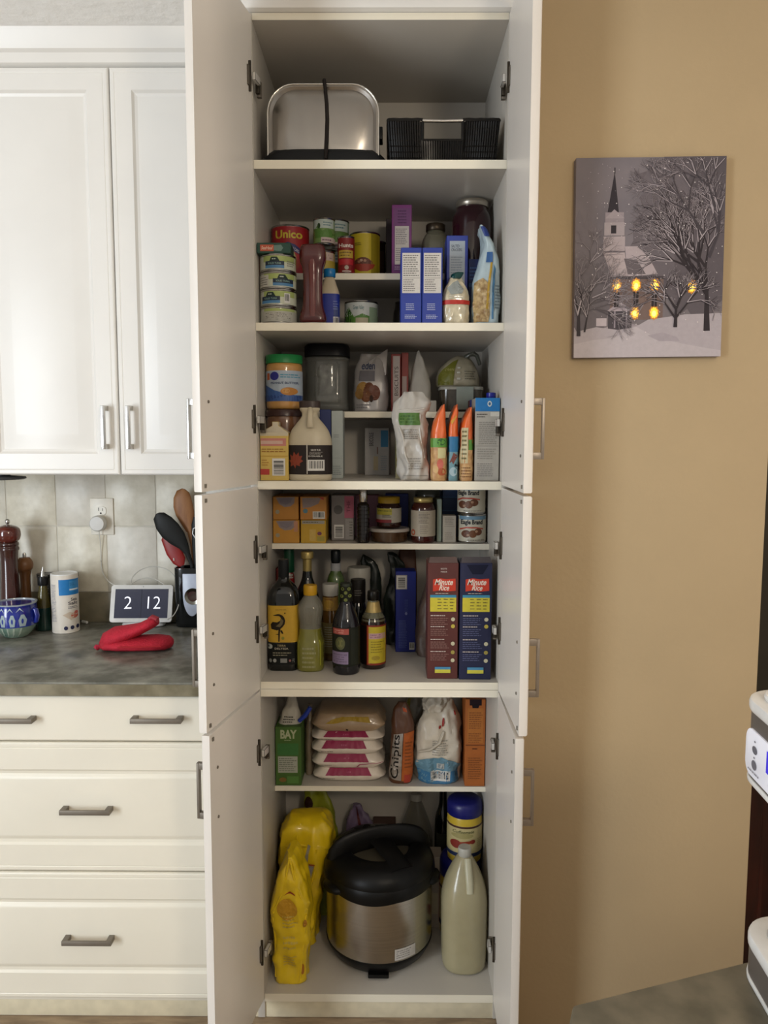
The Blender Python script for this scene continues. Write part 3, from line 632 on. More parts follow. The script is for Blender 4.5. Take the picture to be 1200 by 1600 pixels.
carton('box_side_standin', 'dark stand-in for the left side face of the tall purple box', 'box', (603, 630, 342), HS2, 0.05, '#4a4048', (), Y=0.345)  # added box, stands in for the purple box's dark side face
bottle('glass_jar', 'clear glass jar with dark metal lid behind the royal blue boxes', 'jar', (658, 702, 345), HS2, [
    ('glass', clearp('#6d6a58', 0.6), [(0, 0.85), (0.04, 1), (0.62, 1), (0.76, 0.86), (0.84, 0.62), (0.88, 0.6)], {}),
    ('lid', mat('#3c3226', 0.35, 0.6), [(0.86, 0.64), (0.87, 0.68), (0.985, 0.68), (1, 0.62)], {'smooth': 0})], Y=0.20)
jw = at(770, 400, 0.235).x-at(707, 400, 0.235).x
bottle('preserve_jar', 'large dark purple preserve jar with silver screw lid at the back right', 'jar', (707, 770, 322), HS2, [
    ('glass', mat('#2a1016', 0.12, var=0.1, coat=0.6), [(0, 0.9), (0.03, 1), (0.68, 1), (0.8, 0.94), (0.88, 0.78), (0.92, 0.74)], {}),
    ('lid', mat('#b8b0a2', 0.3, 0.9), [(0.91, 0.76), (0.915, 0.80), (0.94, 0.79), (0.95, 0.80), (0.985, 0.80), (1, 0.76)], {'smooth': 0})], Y=0.176, h=0.196)
carton('cracker_box', 'slim royal blue box with pale panel standing behind the small pasta bag', 'box', (697, 730, 368), Z2, 0.075, '#283f9c', [('r', 0.14, 0.05, 0.86, 0.94, '#aeb9c4'), ('t', 'SALTED', 0.22, 0.87, 0.6, 0.90, '#3a4450'), ('t', 'CRACKERS', 0.22, 0.83, 0.72, 0.86, '#3a4450'), ('l', 0.2, 0.45, 0.75, 0.78, 12, '#8793a0')], Y=0.085)
carton('navy_box', 'dark navy box between the slim blue box and the granola bag', 'box', (731, 752, 405), Z2, 0.05, '#1a2f6a', [('r', 0.05, 0.6, 0.95, 0.66, '#2e5f9a'), ('l', 0.1, 0.7, 0.9, 0.9, 4, '#4a6fae')], Y=0.11)
clear = mat('#c2b79c', 0.15, var=0.15, vs=60, bump=0.5, bs=60, coat=0.6)
o = bag('pasta_bag', 'small clear bag of pale pasta tied with a dark green clip and red band', 'bag', (691, 735, 425), Z2, 0.05, [
    ('bag_body', clear, [(0, 0.8, 0.7), (0.03, 0.94, 0.95), (0.25, 1, 1), (0.5, 0.97, 1), (0.68, 0.85, 0.85), (0.8, 0.62, 0.6), (0.9, 0.42, 0.3), (0.94, 0.36, 0.25)], {'e': 2.6, 'amp': 0.003, 'freq': 60, 'dz': 0.005, 'n': 48,
      'els': [('r', 0.02, 0.40, 0.98, 0.49, '#c02a20'), ('p', [(0.12, 0.74), (0.3, 0.86), (0.6, 0.92), (0.8, 0.72), (0.7, 0.62), (0.3, 0.6)], mat('#8f9490', 0.2, var=0.1, coat=0.5)), ('l', 0.25, 0.52, 0.75, 0.6, 2, '#d8d4c4')]}),
    ('tie_clip', plas('#11423f'), [(0.90, 0.30, 0.5), (0.93, 0.36, 0.55), (1.0, 0.42, 0.4, 0.05), (1.03, 0.3, 0.3, 0.12)], {'amp': 0.002, 'freq': 70})], Y=0.016)
o = bag('granola_bag', 'pale blue and white granola bag folded to a point at the far right', 'bag', (744, 789, 350), Z2, 0.085, [
    ('bag_body', foil('#aebfc4'), [(0, 0.88, 0.9), (0.02, 0.96, 1), (0.2, 1, 1), (0.42, 0.96, 1, 0.01), (0.6, 0.76, 1, 0.08), (0.72, 0.56, 1, 0.10), (0.84, 0.36, 0.95, 0.04), (0.95, 0.16, 0.9, -0.12), (1.0, 0.05, 0.85, -0.22)], {'e': 3.2, 'amp': 0.0035, 'freq': 40, 'dz': 0.006, 'n': 48,
      'els': [('p', [(0.04, 0.02), (0.05, 0.42), (0.3, 0.46), (0.56, 0.40), (0.60, 0.1), (0.55, 0.02)], mat('#8a6a40', 0.4, var=0, col2='#c2a878', vs=90, bump=0.6, bs=80, coat=0.3)), ('p', [(0.46, 0.15), (0.53, 0.15), (0.62, 0.66), (0.53, 0.66)], '#c9a032'), ('p', [(0.66, 0.05), (0.72, 0.05), (0.74, 0.55), (0.66, 0.6)], '#4d7ea4'), ('r', 0.3, 0.62, 0.62, 0.72, '#3a6aa8'), ('r', 0.25, 0.88, 0.8, 0.98, '#27408a'), ('l', 0.76, 0.15, 0.95, 0.4, 8, '#6f7f86')]})], Y=0.02)
# ================================================================ shelf 3
o = thing('syrup_carton', 'yellow and cream gable-top carton with a pink band beside the syrup jug', 'carton', (0, 0, 0))
cx, y, w, h = put(404, 448, 676, Z3, 0.0255); dp = 0.05; o.location = (cx, y+dp/2, Z3+0.0004)
hr = at(425, 659, 0.03).z-Z3
g = G(); m = card('#e0bf62'); m2 = card('#d9cdb4')
g.box(-w/2, w/2, -dp/2, dp/2, 0, h, m)
g.add([(-w/2, -dp/2, h), (w/2, -dp/2, h), (w/2, dp/2, h), (-w/2, dp/2, h), (-0.006, -dp/2+0.008, hr-0.01), (0.010, -dp/2+0.008, hr-0.01), (0.010, dp/2-0.008, hr-0.01), (-0.006, dp/2-0.008, hr-0.01), (-0.006, -dp/2+0.008, hr), (0.010, -dp/2+0.008, hr), (0.010, dp/2-0.008, hr), (-0.006, dp/2-0.008, hr)],
      [(0, 1, 5, 4), (1, 2, 6, 5), (2, 3, 7, 6), (3, 0, 4, 7), (4, 5, 9, 8), (5, 6, 10, 9), (6, 7, 11, 10), (7, 4, 8, 11), (8, 9, 10, 11)], m2)
g.build('carton', o, 0.0008, segs=1)
prints(o, Plane(w, h, -dp/2), [('r', 0, 0.93, 1, 1, '#d8ccb0'), ('r', 0.02, 0.72, 0.92, 0.88, '#d3877c'), ('r', 0.02, 0.76, 0.8, 0.83, '#dfb9a8'), ('l', 0.05, 0.58, 0.9, 0.68, 2, '#a8732a'), ('r', 0.02, 0.5, 0.98, 0.515, '#c99a30'), ('b', 0.42, 0.1, 0.88, 0.46, 1), ('r', 0.0, 0.12, 0.32, 0.24, '#c23a34'), ('l', 0.05, 0.3, 0.3, 0.45, 3, '#c08a3a')])
o = bottle('maple_syrup_jug', 'beige plastic syrup jug with brown cap and dark maple leaf label', 'jug', (452, 520, 636), Z3, [
    ('jug_body', plas('#cfc3a8', 0.35), [(0, 0.94), (0.02, 1.0), (0.50, 1.0), (0.56, 0.98), (0.68, 0.86), (0.78, 0.62), (0.84, 0.44), (0.88, 0.36), (0.93, 0.36), (0.96, 0.44), (0.985, 0.46), (1.0, 0.42)], {'e': 2.2}),
    ('label', ink('#2b2320'), [(0.085, 1.01), (0.485, 1.01)], {'e': 2.2, 'smooth': 0, 'els': [
        ('p', [(0.05, 0.48), (0.10, 0.5), (0.08, 0.68), (0.14, 0.62), (0.17, 0.78), (0.22, 0.66), (0.28, 0.76), (0.29, 0.62), (0.36, 0.64), (0.33, 0.52), (0.38, 0.46), (0.3, 0.38), (0.31, 0.28), (0.22, 0.32), (0.2, 0.2), (0.16, 0.32), (0.09, 0.27), (0.10, 0.38)], '#8f3a22'),
        ('r', 0.455, 0.02, 0.475, 1.05, '#cfc8bc'), ('t', 'SIROP PUR', 0.55, 0.80, 0.76, 0.86, '#d8d4cc'), ('l', 0.52, 0.66, 0.82, 0.78, 3, '#9a948c'), ('t', "D'ERABLE", 0.5, 0.6, 0.8, 0.65, '#d8d4cc'), ('b', 0.48, 0.13, 0.84, 0.5)]}),
    ('cap', plas('#3a2a24', 0.4), [(0.995, 0.44), (1.0, 0.48), (1.085, 0.48), (1.09, 0.44)], {'smooth': 0})], Y=0.012, dr=0.64)
hj = at(486, 636, 0.05).z-Z3
child_sweep(o, 'jug_handle', [((0.002, -0.012, hj*0.97), 0.007, 0.006), ((0.004, -0.028, hj*0.94), 0.007, 0.005), ((0.004, -0.034, hj*0.86), 0.007, 0.005), ((0.004, -0.036, hj*0.78), 0.008, 0.005), ((0.004, -0.034, hj*0.72), 0.008, 0.004)], plas('#cfc3a8', 0.35), 10, (0, 1, 0))
bottle('spread_jar', 'jar with flat brown lid under the peanut butter jar', 'jar', (413, 470, 641), Z3, [
    ('jar', mat('#6d4a32', 0.2, var=0.15, coat=0.5), [(0, 0.9), (0.03, 1), (0.84, 1), (0.9, 0.95)], {}), ('lid', plas('#3c221c'), [(0.9, 0.98), (0.905, 1.02), (0.99, 1.02), (1, 0.98)], {'smooth': 0})], Y=0.080, h=0.1775)
zj_ = Z3+0.1785
bottle('peanut_butter_jar', 'peanut butter jar with green lid and blue and white label', 'jar', (413, 470, 553), zj_, [
    ('jar', mat('#b98a4c', 0.25, var=0.1, coat=0.6), [(0, 0.88), (0.03, 0.98), (0.2, 0.98), (0.72, 0.98), (0.80, 0.98), (0.84, 0.92)], {'smooth': 1}),
    ('lid', plas('#1f8a48', 0.4), [(0.84, 0.96), (0.845, 1.0), (0.99, 1.0), (1, 0.97)], {'smooth': 0}),
    ('label', ink('#b7c4d2'), [(0.14, 1.0), (0.70, 1.0)], {'smooth': 0, 'els': [('r', 0, 0, 1, 0.2, '#2e4a8a'), ('p', [(0.02, 0.55), (0.3, 0.35), (0.7, 0.22), (0.98, 0.18), (0.98, 0), (0.02, 0)], '#3f62a4'), ('e', 0.3, 0.82, 0.12, 0.14, '#2b2f8c'), ('r', 0.09, 0.7, 0.16, 0.92, '#c05a2c'), ('l', 0.46, 0.75, 0.95, 0.9, 2, '#4d9ab8'), ('t', 'PEANUT BUTTER', 0.2, 0.56, 0.92, 0.63, '#2c3f6a'), ('e', 0.68, 0.32, 0.22, 0.13, '#c8883a'), ('e', 0.6, 0.34, 0.1, 0.08, '#d9a45a')]})], Y=0.081)
bottle('red_lid_jar', 'small jar with a red lid squeezed behind the yellow carton', 'jar', (404, 426, 662), Z3, [
    ('jar', mat('#7a2a20', 0.3), [(0, 0.9), (0.05, 1), (0.8, 1), (0.84, 0.94)], {}), ('lid', plas('#a81e22'), [(0.84, 0.98), (0.85, 1.02), (0.98, 1.02), (1, 0.95)], {'smooth': 0})], Y=0.165, h=0.115)
bottle('storage_jar', 'big clear square plastic jar with wide black lid', 'jar', (477, 547, 537), HS3, [
    ('jar', clearp('#7f807b', 0.5), [(0, 0.9), (0.03, 0.98), (0.10, 0.99), (0.12, 0.94), (0.74, 0.94), (0.78, 0.99), (0.80, 0.99), (0.82, 0.9)], {'e': 4, 'smooth': 1, 'n': 48}),
    ('grip_panel', mat('#84847e', 0.12, var=0.25, vs=50, bump=0.9, bs=25, coat=0.9, alpha=0.75), [(0.14, 0.55, 0.90), (0.3, 0.56, 0.965), (0.7, 0.56, 0.965), (0.74, 0.5, 0.90)], {'e': 5, 'amp': 0.0015, 'freq': 90, 'dz': 0.006}),
    ('lid', plas('#17181b', 0.4), [(0.82, 0.93), (0.83, 0.99), (0.97, 0.99), (1, 0.94)], {'smooth': 0, 'e': 3.5, 'n': 56})], Y=0.216)
carton('white_slim_box', 'slim pale grey box between the syrup jug and the empty space', 'box', (518, 536, 642), Z3, 0.075, '#b8bfbc', [('l', 0.1, 0.05, 0.9, 0.2, 5, '#8d9694'), ('l', 0.2, 0.6, 0.8, 0.66, 2, '#9aa2a0'), ('r', 0.1, 0.3, 0.9, 0.305, '#98a09e')], Y=0.125)
carton('navy_slim_box', 'navy box edge showing just behind the syrup jug shoulder', 'box', (500, 517.4, 640), Z3, 0.075, '#27346a', (), Y=0.125)
alm = mat('#a9a6a6', 0.3, 0.3, var=0.1, vs=15, bump=0.5, bs=12, coat=0.3, crumple=True)
o = bag('nut_bag', 'silver bag of mixed nuts with a raised pointed corner on the half shelf', 'bag', (550, 608, 551), HS3, 0.075, [
    ('bag_body', alm, [(0, 0.85, 0.8), (0.03, 0.97, 0.95), (0.3, 0.98, 1), (0.6, 0.90, 0.85), (0.82, 0.80, 0.5, 0.02), (1.0, 0.62, 0.12, 0.04)], {'e': 2.8, 'amp': 0.004, 'freq': 35, 'dz': 0.007, 'n': 48,
      'els': [('r', 0.16, 0.52, 0.62, 0.70, '#6e6c72'), ('t', 'eden', 0.2, 0.72, 0.62, 0.86, '#3d4a6a'), ('e', 0.28, 0.38, 0.17, 0.13, '#a8803a'), ('e', 0.46, 0.36, 0.16, 0.14, '#6a3c22'), ('e', 0.38, 0.26, 0.14, 0.10, '#7a4a2a'), ('e', 0.62, 0.32, 0.14, 0.13, '#6e3a26'), ('e', 0.2, 0.30, 0.10, 0.09, '#8f6a34'), ('e', 0.52, 0.22, 0.05, 0.06, '#3c2418'), ('l', 0.12, 0.05, 0.5, 0.14, 2, '#8a888c')]})], Y=0.222)
g = G(); xa = at(607, 538, 0.26); oo = o.location
g.add([(-0.03, -0.020, 0.12), (0.005, -0.026, 0.085), (0.042, -0.018, 0.10), (0.046, -0.004, 0.172), (-0.03, 0.004, 0.12), (0.01, 0.012, 0.09), (0.042, 0.006, 0.10), (0.046, 0.0, 0.172)], [(0, 1, 3), (1, 2, 3), (4, 7, 5), (5, 7, 6), (0, 3, 7, 4), (2, 6, 7, 3), (0, 4, 5, 1), (1, 5, 6, 2)], alm)
g.build('bag_corner', o, 0.001)
carton('candy_box', 'red box with white spine lettering beside the nut bag', 'box', (611, 626, 553), HS3, 0.12, '#7d2420', [('r', 0.2, 0.04, 0.9, 0.96, '#a99f9a'), ('t', 'BISCUITS', 0.35, 0.28, 0.75, 0.78, '#3c2c2c', {'rot': 1, 'bold': 0})], Y=0.225)
carton('candy_box', 'darker red box with short white panel, right of the white-spined one', 'box', (627, 638, 551), HS3, 0.12, '#82261f', [('r', 0.1, 0.3, 0.75, 0.6, '#9a8680')], Y=0.235)
gp = mat('#a09c94', 0.6, var=0.06, vs=20, bump=0.3, bs=40)
o = bag('paper_bag', 'tall grey bag folded to a point behind the leaning bag', 'bag', (637, 676, 546), HS3, 0.06, [
    ('bag_body', gp, [(0, 0.95, 0.9), (0.05, 1, 1), (0.35, 0.95, 0.9), (0.6, 0.7, 0.6), (0.8, 0.42, 0.35, -0.03), (0.93, 0.2, 0.15, -0.05), (1.0, 0.06, 0.06, -0.06)], {'e': 2.4, 'amp': 0.003, 'freq': 35, 'dz': 0.007})], Y=0.235)
carton('white_packet', 'small white packet on the half shelf edge right of the leaning bag', 'box', (664, 682, 626), HS3, 0.05, '#aaa59c', (), Y=0.214)
gf = mat('#aba69e', 0.45, var=0.06, vs=20, bump=0.6, bs=10, coat=0.2, crumple=True)
o = bag('flour_bag', 'crumpled grey-white bag with a green band leaning in front of the shelf edge', 'bag', (616, 667, 611), Z3, 0.075, [
    ('bag_body', gf, [(0, 0.80, 0.8, 0.17), (0.02, 0.86, 0.95, 0.16), (0.2, 0.9, 1, 0.10), (0.45, 0.90, 0.95, 0.02), (0.65, 0.88, 0.8, -0.05), (0.76, 0.86, 0.6, -0.07), (0.80, 0.92, 0.5, 0.0), (0.9, 0.98, 0.35, 0.06), (1.0, 0.66, 0.15, 0.1)], {'e': 4, 'smooth': 1, 'amp': 0.012, 'freq': 20, 'dz': 0.005, 'n': 72, 'seed': 4, 'cr': [[(0.12, 0.78), (0.4, 0.80), (0.65, 0.785), (0.92, 0.81)], [(0.12, 0.6), (0.25, 0.45), (0.22, 0.3), (0.36, 0.15)], [(0.9, 0.74), (0.84, 0.5), (0.9, 0.25)]],
      'els': [('r', 0.16, 0.62, 0.86, 0.76, '#4c7430'), ('l', 0.2, 0.64, 0.8, 0.74, 3, '#35591f'), ('l', 0.25, 0.46, 0.85, 0.58, 5, '#8a8680'), ('l', 0.3, 0.12, 0.8, 0.26, 5, '#97938c'), ('r', 0.1, 0.05, 0.9, 0.056, '#8a867e')]})], Y=0.045)
carton('recipe_box', 'olive and cream box standing behind the leaning grey-white bag', 'box', (618, 644, 662), Z3, 0.04, '#8c8a50', [('r', 0, 0, 1, 0.12, '#c4b98e'), ('r', 0.05, 0.14, 0.95, 0.4, '#b08a54')], Y=0.14)
carton('white_box', 'white carton with a blue square standing alone under the half shelf', 'box', (571, 609, 669), Z3, 0.07, '#bdbab8', [('r', 0.66, 0.60, 0.96, 0.95, '#2b83b4'), ('t', 'BRICOLE', 0.18, 0.62, 0.36, 0.9, '#55555a', {'rot': 1}), ('r', 0.5, 0.45, 0.55, 0.6, '#8a6a60'), ('l', 0.66, 0.1, 0.95, 0.42, 8, '#8fa0a8'), ('r', 0.36, 0.1, 0.55, 0.4, '#cfc09a')], Y=0.33, rz=-0.06)
# container and bun bag
cx, y, w, h = put(687, 757, 604, HS3, 0.218)
o = thing('food_container', 'glass food container with pale lid under the bun bag', 'container', (cx, 0.218+0.055, HS3+0.0005))
L = Loft([(0, w*0.44, 0.048), (0.004, w*0.47, 0.052), (h-0.008, w*0.49, 0.055)], 5, 0); g = G(); L.add(g, mat('#3c352a', 0.2, var=0.3, vs=40, coat=0.6)); g.build('container', o)
L = Loft([(h-0.008, w*0.5, 0.056), (h-0.002, w*0.5, 0.056), (h, w*0.49, 0.055)], 5, 0); g = G(); L.add(g, plas('#a9a79c')); g.build('lid', o)
g = G(); g.box(-0.016, 0.030, -0.060, -0.0585, h-0.062, h-0.001, card('#9aa298')); g.build('hanging_tag', o, 0.0004)
zc_ = HS3+h+0.001
o = bag('bun_bag', 'rounded bread bag, olive at left, twisted dark top at right', 'bag', (684, 752, 553), zc_, 0.10, [
    ('bag_body', mat('#8f8670', 0.3, var=0.08, vs=30, bump=0.4, bs=40, coat=0.5), [(0, 0.92, 0.9), (0.04, 1.0, 1), (0.3, 0.99, 1), (0.55, 0.90, 0.9), (0.8, 0.66, 0.65, 0.03), (0.95, 0.35, 0.3, 0.06), (1.0, 0.12, 0.1, 0.06)], {'e': 2.5, 'amp': 0.003, 'freq': 35, 'dz': 0.005, 'n': 48,
      'els': [('p', [(0.02, 0.04), (0.36, 0.04), (0.40, 0.86), (0.25, 0.78), (0.1, 0.55), (0.03, 0.35)], '#6b6a1e'), ('t', 'GRAIN', 0.14, 0.48, 0.36, 0.56, '#a8a060'), ('r', 0.44, 0.55, 0.52, 0.6, '#c8c4b4'), ('r', 0.44, 0.4, 0.52, 0.45, '#c8c4b4'), ('r', 0.44, 0.2, 0.52, 0.26, '#c8c4b4'), ('l', 0.62, 0.2, 0.9, 0.5, 4, '#6a6250')]})], Y=0.225)
child_sweep(o, 'twisted_top', [((0.020, -0.01, 0.080), 0.008, 0.008), ((0.03, -0.015, 0.088), 0.005, 0.006), ((0.042, -0.018, 0.090), 0.016, 0.007), ((0.050, -0.02, 0.084), 0.014, 0.006), ((0.058, -0.02, 0.060), 0.010, 0.005)], foil('#3f4038'), 9)
# three orange bags
tanm = mat('#c09a66', 0.5, var=0, col2='#a87c50', vs=80)
def orange(label, px, els, Y, dp=0.10, col='#d2612a', seed=0):
    return bag('snack_bag', label, 'bag', px, Z3, dp, [('bag_body', foil(col, 0.35), [(0, 0.92, 0.97), (0.02, 1, 1), (0.5, 1, 1), (0.68, 0.95, 1), (0.82, 0.72, 1, 0.08), (0.92, 0.42, 1, 0.2), (1.0, 0.10, 1, 0.30)], {'e': 4, 'smooth': 1, 'amp': 0.002, 'freq': 45, 'seed': seed, 'dz': 0.007, 'els': els})], Y=Y, group='orange snack bags')
orange('orange bag with green band and peach picture, left of the three', (674.5, 698, 632), [('r', 0.02, 0, 0.98, 0.44, tanm), ('r', 0.02, 0.44, 0.98, 0.56, '#5f9a3a'), ('e', 0.6, 0.51, 0.25, 0.045, '#2a5f2a'), ('r', 0.4, 0.30, 0.85, 0.43, '#cfc690'), ('e', 0.55, 0.22, 0.2, 0.07, '#d0695a'), ('e', 0.65, 0.12, 0.25, 0.05, '#b85a34'), ('e', 0.3, 0.15, 0.14, 0.05, '#d9b27a')], 0.02)
orange('orange-topped bag with blue middle, between two others', (699.5, 717, 632), [('r', 0.02, 0, 0.98, 0.38, '#6f98a4'), ('r', 0.02, 0.38, 0.98, 0.58, '#1f6f9e'), ('p', [(0.2, 0.24), (0.5, 0.37), (0.85, 0.33), (0.5, 0.22)], '#7a4038'), ('e', 0.5, 0.12, 0.3, 0.06, '#a8c0c8'), ('e', 0.8, 0.2, 0.2, 0.04, '#1a2730'), ('r', 0, 0, 0.1, 0.9, '#8f9a94'), ('p', [(0.2, 0.78), (0.6, 0.86), (0.7, 0.84), (0.3, 0.74)], '#d8a030')], 0.03, seed=3)
orange('orange bag with cream ingredient strip, right of the three', (719.5, 739.5, 636), [('r', 0.02, 0, 0.98, 0.42, tanm), ('r', 0.6, 0.42, 0.98, 0.56, '#5a9438'), ('r', 0.08, 0.24, 0.56, 0.72, '#cfc49c'), ('l', 0.14, 0.28, 0.5, 0.7, 7, '#7a7048'), ('l', 0.1, 0.04, 0.9, 0.2, 4, '#8a6038')], 0.02, seed=5)
o, w, h = carton('broth_carton', 'white and blue drink carton with dark blue cap at the right wall', 'carton', (741.5, 779.5, 622), Z3, 0.085, '#b9b3a8', [('r', 0, 0.84, 1, 1.0, '#1b7bc0'), ('e', 0.58, 0.93, 0.09, 0.035, '#d8dcd8'), ('e', 0.58, 0.93, 0.05, 0.02, '#3f6f9a'), ('r', 0.62, 0.78, 0.98, 0.83, '#ddd8cc'), ('l', 0.06, 0.76, 0.5, 0.82, 2, '#5f5a56'), ('l', 0.15, 0.44, 0.92, 0.72, 12, '#8f8980'), ('r', 0.05, 0.42, 0.95, 0.425, '#8a847c'), ('l', 0.1, 0.26, 0.9, 0.4, 5, '#9a948a'), ('l', 0.1, 0.05, 0.9, 0.22, 7, '#8f8a84')], Y=0.026)
g = G(); g.lathe([(0.0115, 0), (0.012, 0.001), (0.012, 0.013), (0.0105, 0.0145), (0, 0.0145)], plas('#1b2590'), 24); q = g.build('cap', o); q.location = (0.012, -0.012, h)
carton('dark_red_box', 'dark red and navy box sliver behind the drink carton', 'box', (733, 752, 625), Z3, 0.05, '#5a1f28', [('r', 0, 0.82, 1, 1, '#26307a')], Y=0.145)
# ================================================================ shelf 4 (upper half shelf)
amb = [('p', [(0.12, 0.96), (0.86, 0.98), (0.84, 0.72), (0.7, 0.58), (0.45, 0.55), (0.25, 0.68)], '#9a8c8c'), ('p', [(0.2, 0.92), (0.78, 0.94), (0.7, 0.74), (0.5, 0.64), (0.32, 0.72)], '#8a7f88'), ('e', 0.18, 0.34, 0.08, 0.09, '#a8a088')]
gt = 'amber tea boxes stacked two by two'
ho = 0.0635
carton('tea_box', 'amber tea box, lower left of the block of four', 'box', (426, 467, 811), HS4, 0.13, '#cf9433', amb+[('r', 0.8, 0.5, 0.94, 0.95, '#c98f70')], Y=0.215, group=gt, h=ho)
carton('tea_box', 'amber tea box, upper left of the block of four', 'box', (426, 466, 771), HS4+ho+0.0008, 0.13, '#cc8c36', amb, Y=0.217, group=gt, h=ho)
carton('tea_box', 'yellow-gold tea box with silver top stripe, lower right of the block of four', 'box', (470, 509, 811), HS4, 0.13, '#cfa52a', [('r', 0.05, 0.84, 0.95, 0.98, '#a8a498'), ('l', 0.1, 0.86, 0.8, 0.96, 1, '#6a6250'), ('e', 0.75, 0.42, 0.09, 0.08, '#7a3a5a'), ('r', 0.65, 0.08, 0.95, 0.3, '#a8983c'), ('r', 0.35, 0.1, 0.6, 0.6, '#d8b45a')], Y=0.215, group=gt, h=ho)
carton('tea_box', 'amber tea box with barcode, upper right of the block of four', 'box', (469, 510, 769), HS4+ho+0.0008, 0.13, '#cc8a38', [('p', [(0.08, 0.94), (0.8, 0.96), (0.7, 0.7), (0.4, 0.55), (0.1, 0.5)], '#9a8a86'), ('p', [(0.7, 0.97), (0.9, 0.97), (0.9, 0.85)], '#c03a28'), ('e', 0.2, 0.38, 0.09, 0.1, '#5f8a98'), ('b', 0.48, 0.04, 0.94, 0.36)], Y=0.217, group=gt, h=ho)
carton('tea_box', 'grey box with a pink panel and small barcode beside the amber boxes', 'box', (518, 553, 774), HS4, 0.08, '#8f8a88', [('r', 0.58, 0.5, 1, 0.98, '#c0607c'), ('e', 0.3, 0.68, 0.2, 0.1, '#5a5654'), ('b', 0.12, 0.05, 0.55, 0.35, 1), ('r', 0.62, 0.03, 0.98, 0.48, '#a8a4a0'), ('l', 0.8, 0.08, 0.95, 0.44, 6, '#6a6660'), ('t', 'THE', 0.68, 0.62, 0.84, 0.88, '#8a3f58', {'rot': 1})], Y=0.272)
carton('pink_box', 'faded pink box behind the black ribbed bottle', 'box', (554, 592, 774), HS4, 0.05, '#a8788e', [('r', 0.1, 0.1, 0.4, 0.9, '#b89aa8')], Y=0.365)
bottle('bitters_bottle', 'narrow black ribbed bottle with silver cap', 'bottle', (557.5, 577.5, 764), HS4, [
    ('bottle_body', mat('#1a1413', 0.15, coat=0.7), [(0, 0.92)]+[p for k in range(9) for p in ((0.03+k*0.072, 1.0), (0.085+k*0.072, 1.0), (0.09+k*0.072, 0.9), (0.098+k*0.072, 0.9))]+[(0.70, 0.9), (0.74, 0.62), (0.76, 0.55)], {'smooth': 0}),
    ('cap', CHROME, [(0.75, 0.6), (0.76, 0.66), (0.96, 0.66), (0.98, 0.6)], {'smooth': 0})], Y=0.216, h=0.15)
cx, y, w, h = put(576.5, 640, 824, HS4, 0.212, rnd=True)
o = lofted('plastic_tub', 'round clear tub of dark food with a white rim lid', 'container', (cx, 0.212+w*0.45, HS4+0.0005), w, w*0.9, h, [
    ('tub', mat('#45301f', 0.2, var=0.25, vs=50, coat=0.6), [(0, 0.80), (0.04, 0.86), (0.78, 0.94)], {'smooth': 0}),
    ('lid', plas('#b5aea6'), [(0.76, 0.98), (0.78, 1.0), (0.94, 1.0), (1, 0.95), (0.98, 0.9)], {'smooth': 0})])
bottle('relish_jar', 'dark jar with yellow lid and yellow label standing on the round tub', 'jar', (588, 627, 776), HS4+h+0.001, [
    ('jar', mat('#2c1510', 0.15, var=0.1, coat=0.7), [(0, 0.9), (0.04, 1), (0.66, 1), (0.76, 0.86), (0.80, 0.84)], {}),
    ('lid', plas('#c09a20', 0.35), [(0.79, 0.84), (0.80, 0.88), (0.98, 0.88), (1, 0.84)], {'smooth': 0}),
    ('label', ink('#b5b0a4'), [(0.18, 1.01), (0.64, 1.01)], {'smooth': 0, 'els': [('r', 0.05, 0.55, 0.62, 1, '#b8b040'), ('l', 0.1, 0.75, 0.6, 0.92, 1, '#4a5a28'), ('r', 0.0, 0, 0.6, 0.22, '#8a2a34'), ('l', 0.25, 0.35, 0.6, 0.6, 2, '#5a5850')]})], Y=0.232)
carton('blue_box', 'deep blue box at the back behind the yellow-lidded jar', 'box', (602, 638, 772), HS4, 0.05, '#22389a', (), Y=0.365)
bottle('jam_jar', 'tall jam jar with gold lid and cream label', 'jar', (642, 680, 777), HS4, [
    ('jar', mat('#3a130e', 0.15, var=0.1, coat=0.7), [(0, 0.92), (0.03, 1), (0.76, 1), (0.86, 0.84), (0.89, 0.74)], {}),
    ('lid', mat('#b8a468', 0.3, 0.7), [(0.89, 0.76), (0.90, 0.80), (0.985, 0.80), (1, 0.76)], {'smooth': 0}),
    ('label', ink('#b7ab98'), [(0.15, 1.012), (0.72, 1.012)], {'smooth': 0, 'els': [('l', 0.3, 0.5, 0.75, 0.95, 8, '#7a7064'), ('l', 0.35, 0.1, 0.7, 0.45, 5, '#94897a'), ('e', 0.1, 0.15, 0.07, 0.12, '#b8502c')]})], Y=0.216)
bottle('dark_lid_jar', 'wide glass jar behind the gold-lidded jam jar', 'jar', (648, 690, 764), HS4, [
    ('jar', clearp('#4a4a42', 0.8), [(0, 0.95), (0.03, 1), (0.85, 1), (0.9, 0.9)], {}), ('lid', plas('#26241f'), [(0.9, 0.92), (0.91, 0.96), (1, 0.96)], {'smooth': 0})], Y=0.305, h=0.155)
carton('pale_green_box', 'thin pale green box between the jam jar and the white box', 'box', (682.5, 690, 780), HS4, 0.05, '#8f9a8c', (), Y=0.25)
carton('blue_canister', 'dark blue carton at the back between jar and tins', 'box', (691, 716, 766), HS4, 0.05, '#28487c', [('r', 0, 0.5, 1, 0.52, '#3a6aa0'), ('r', 0, 0.75, 1, 0.77, '#3a6aa0')], Y=0.345, h=0.155)
carton('white_box', 'small white carton left of the condensed milk tins', 'box', (692, 712.5, 806), HS4, 0.045, '#b4aa9a', [('r', 0.1, 0.6, 0.9, 0.62, '#958b7c'), ('l', 0.15, 0.66, 0.85, 0.95, 5, '#8c8274'), ('l', 0.15, 0.1, 0.85, 0.4, 4, '#9a9082')], Y=0.235)
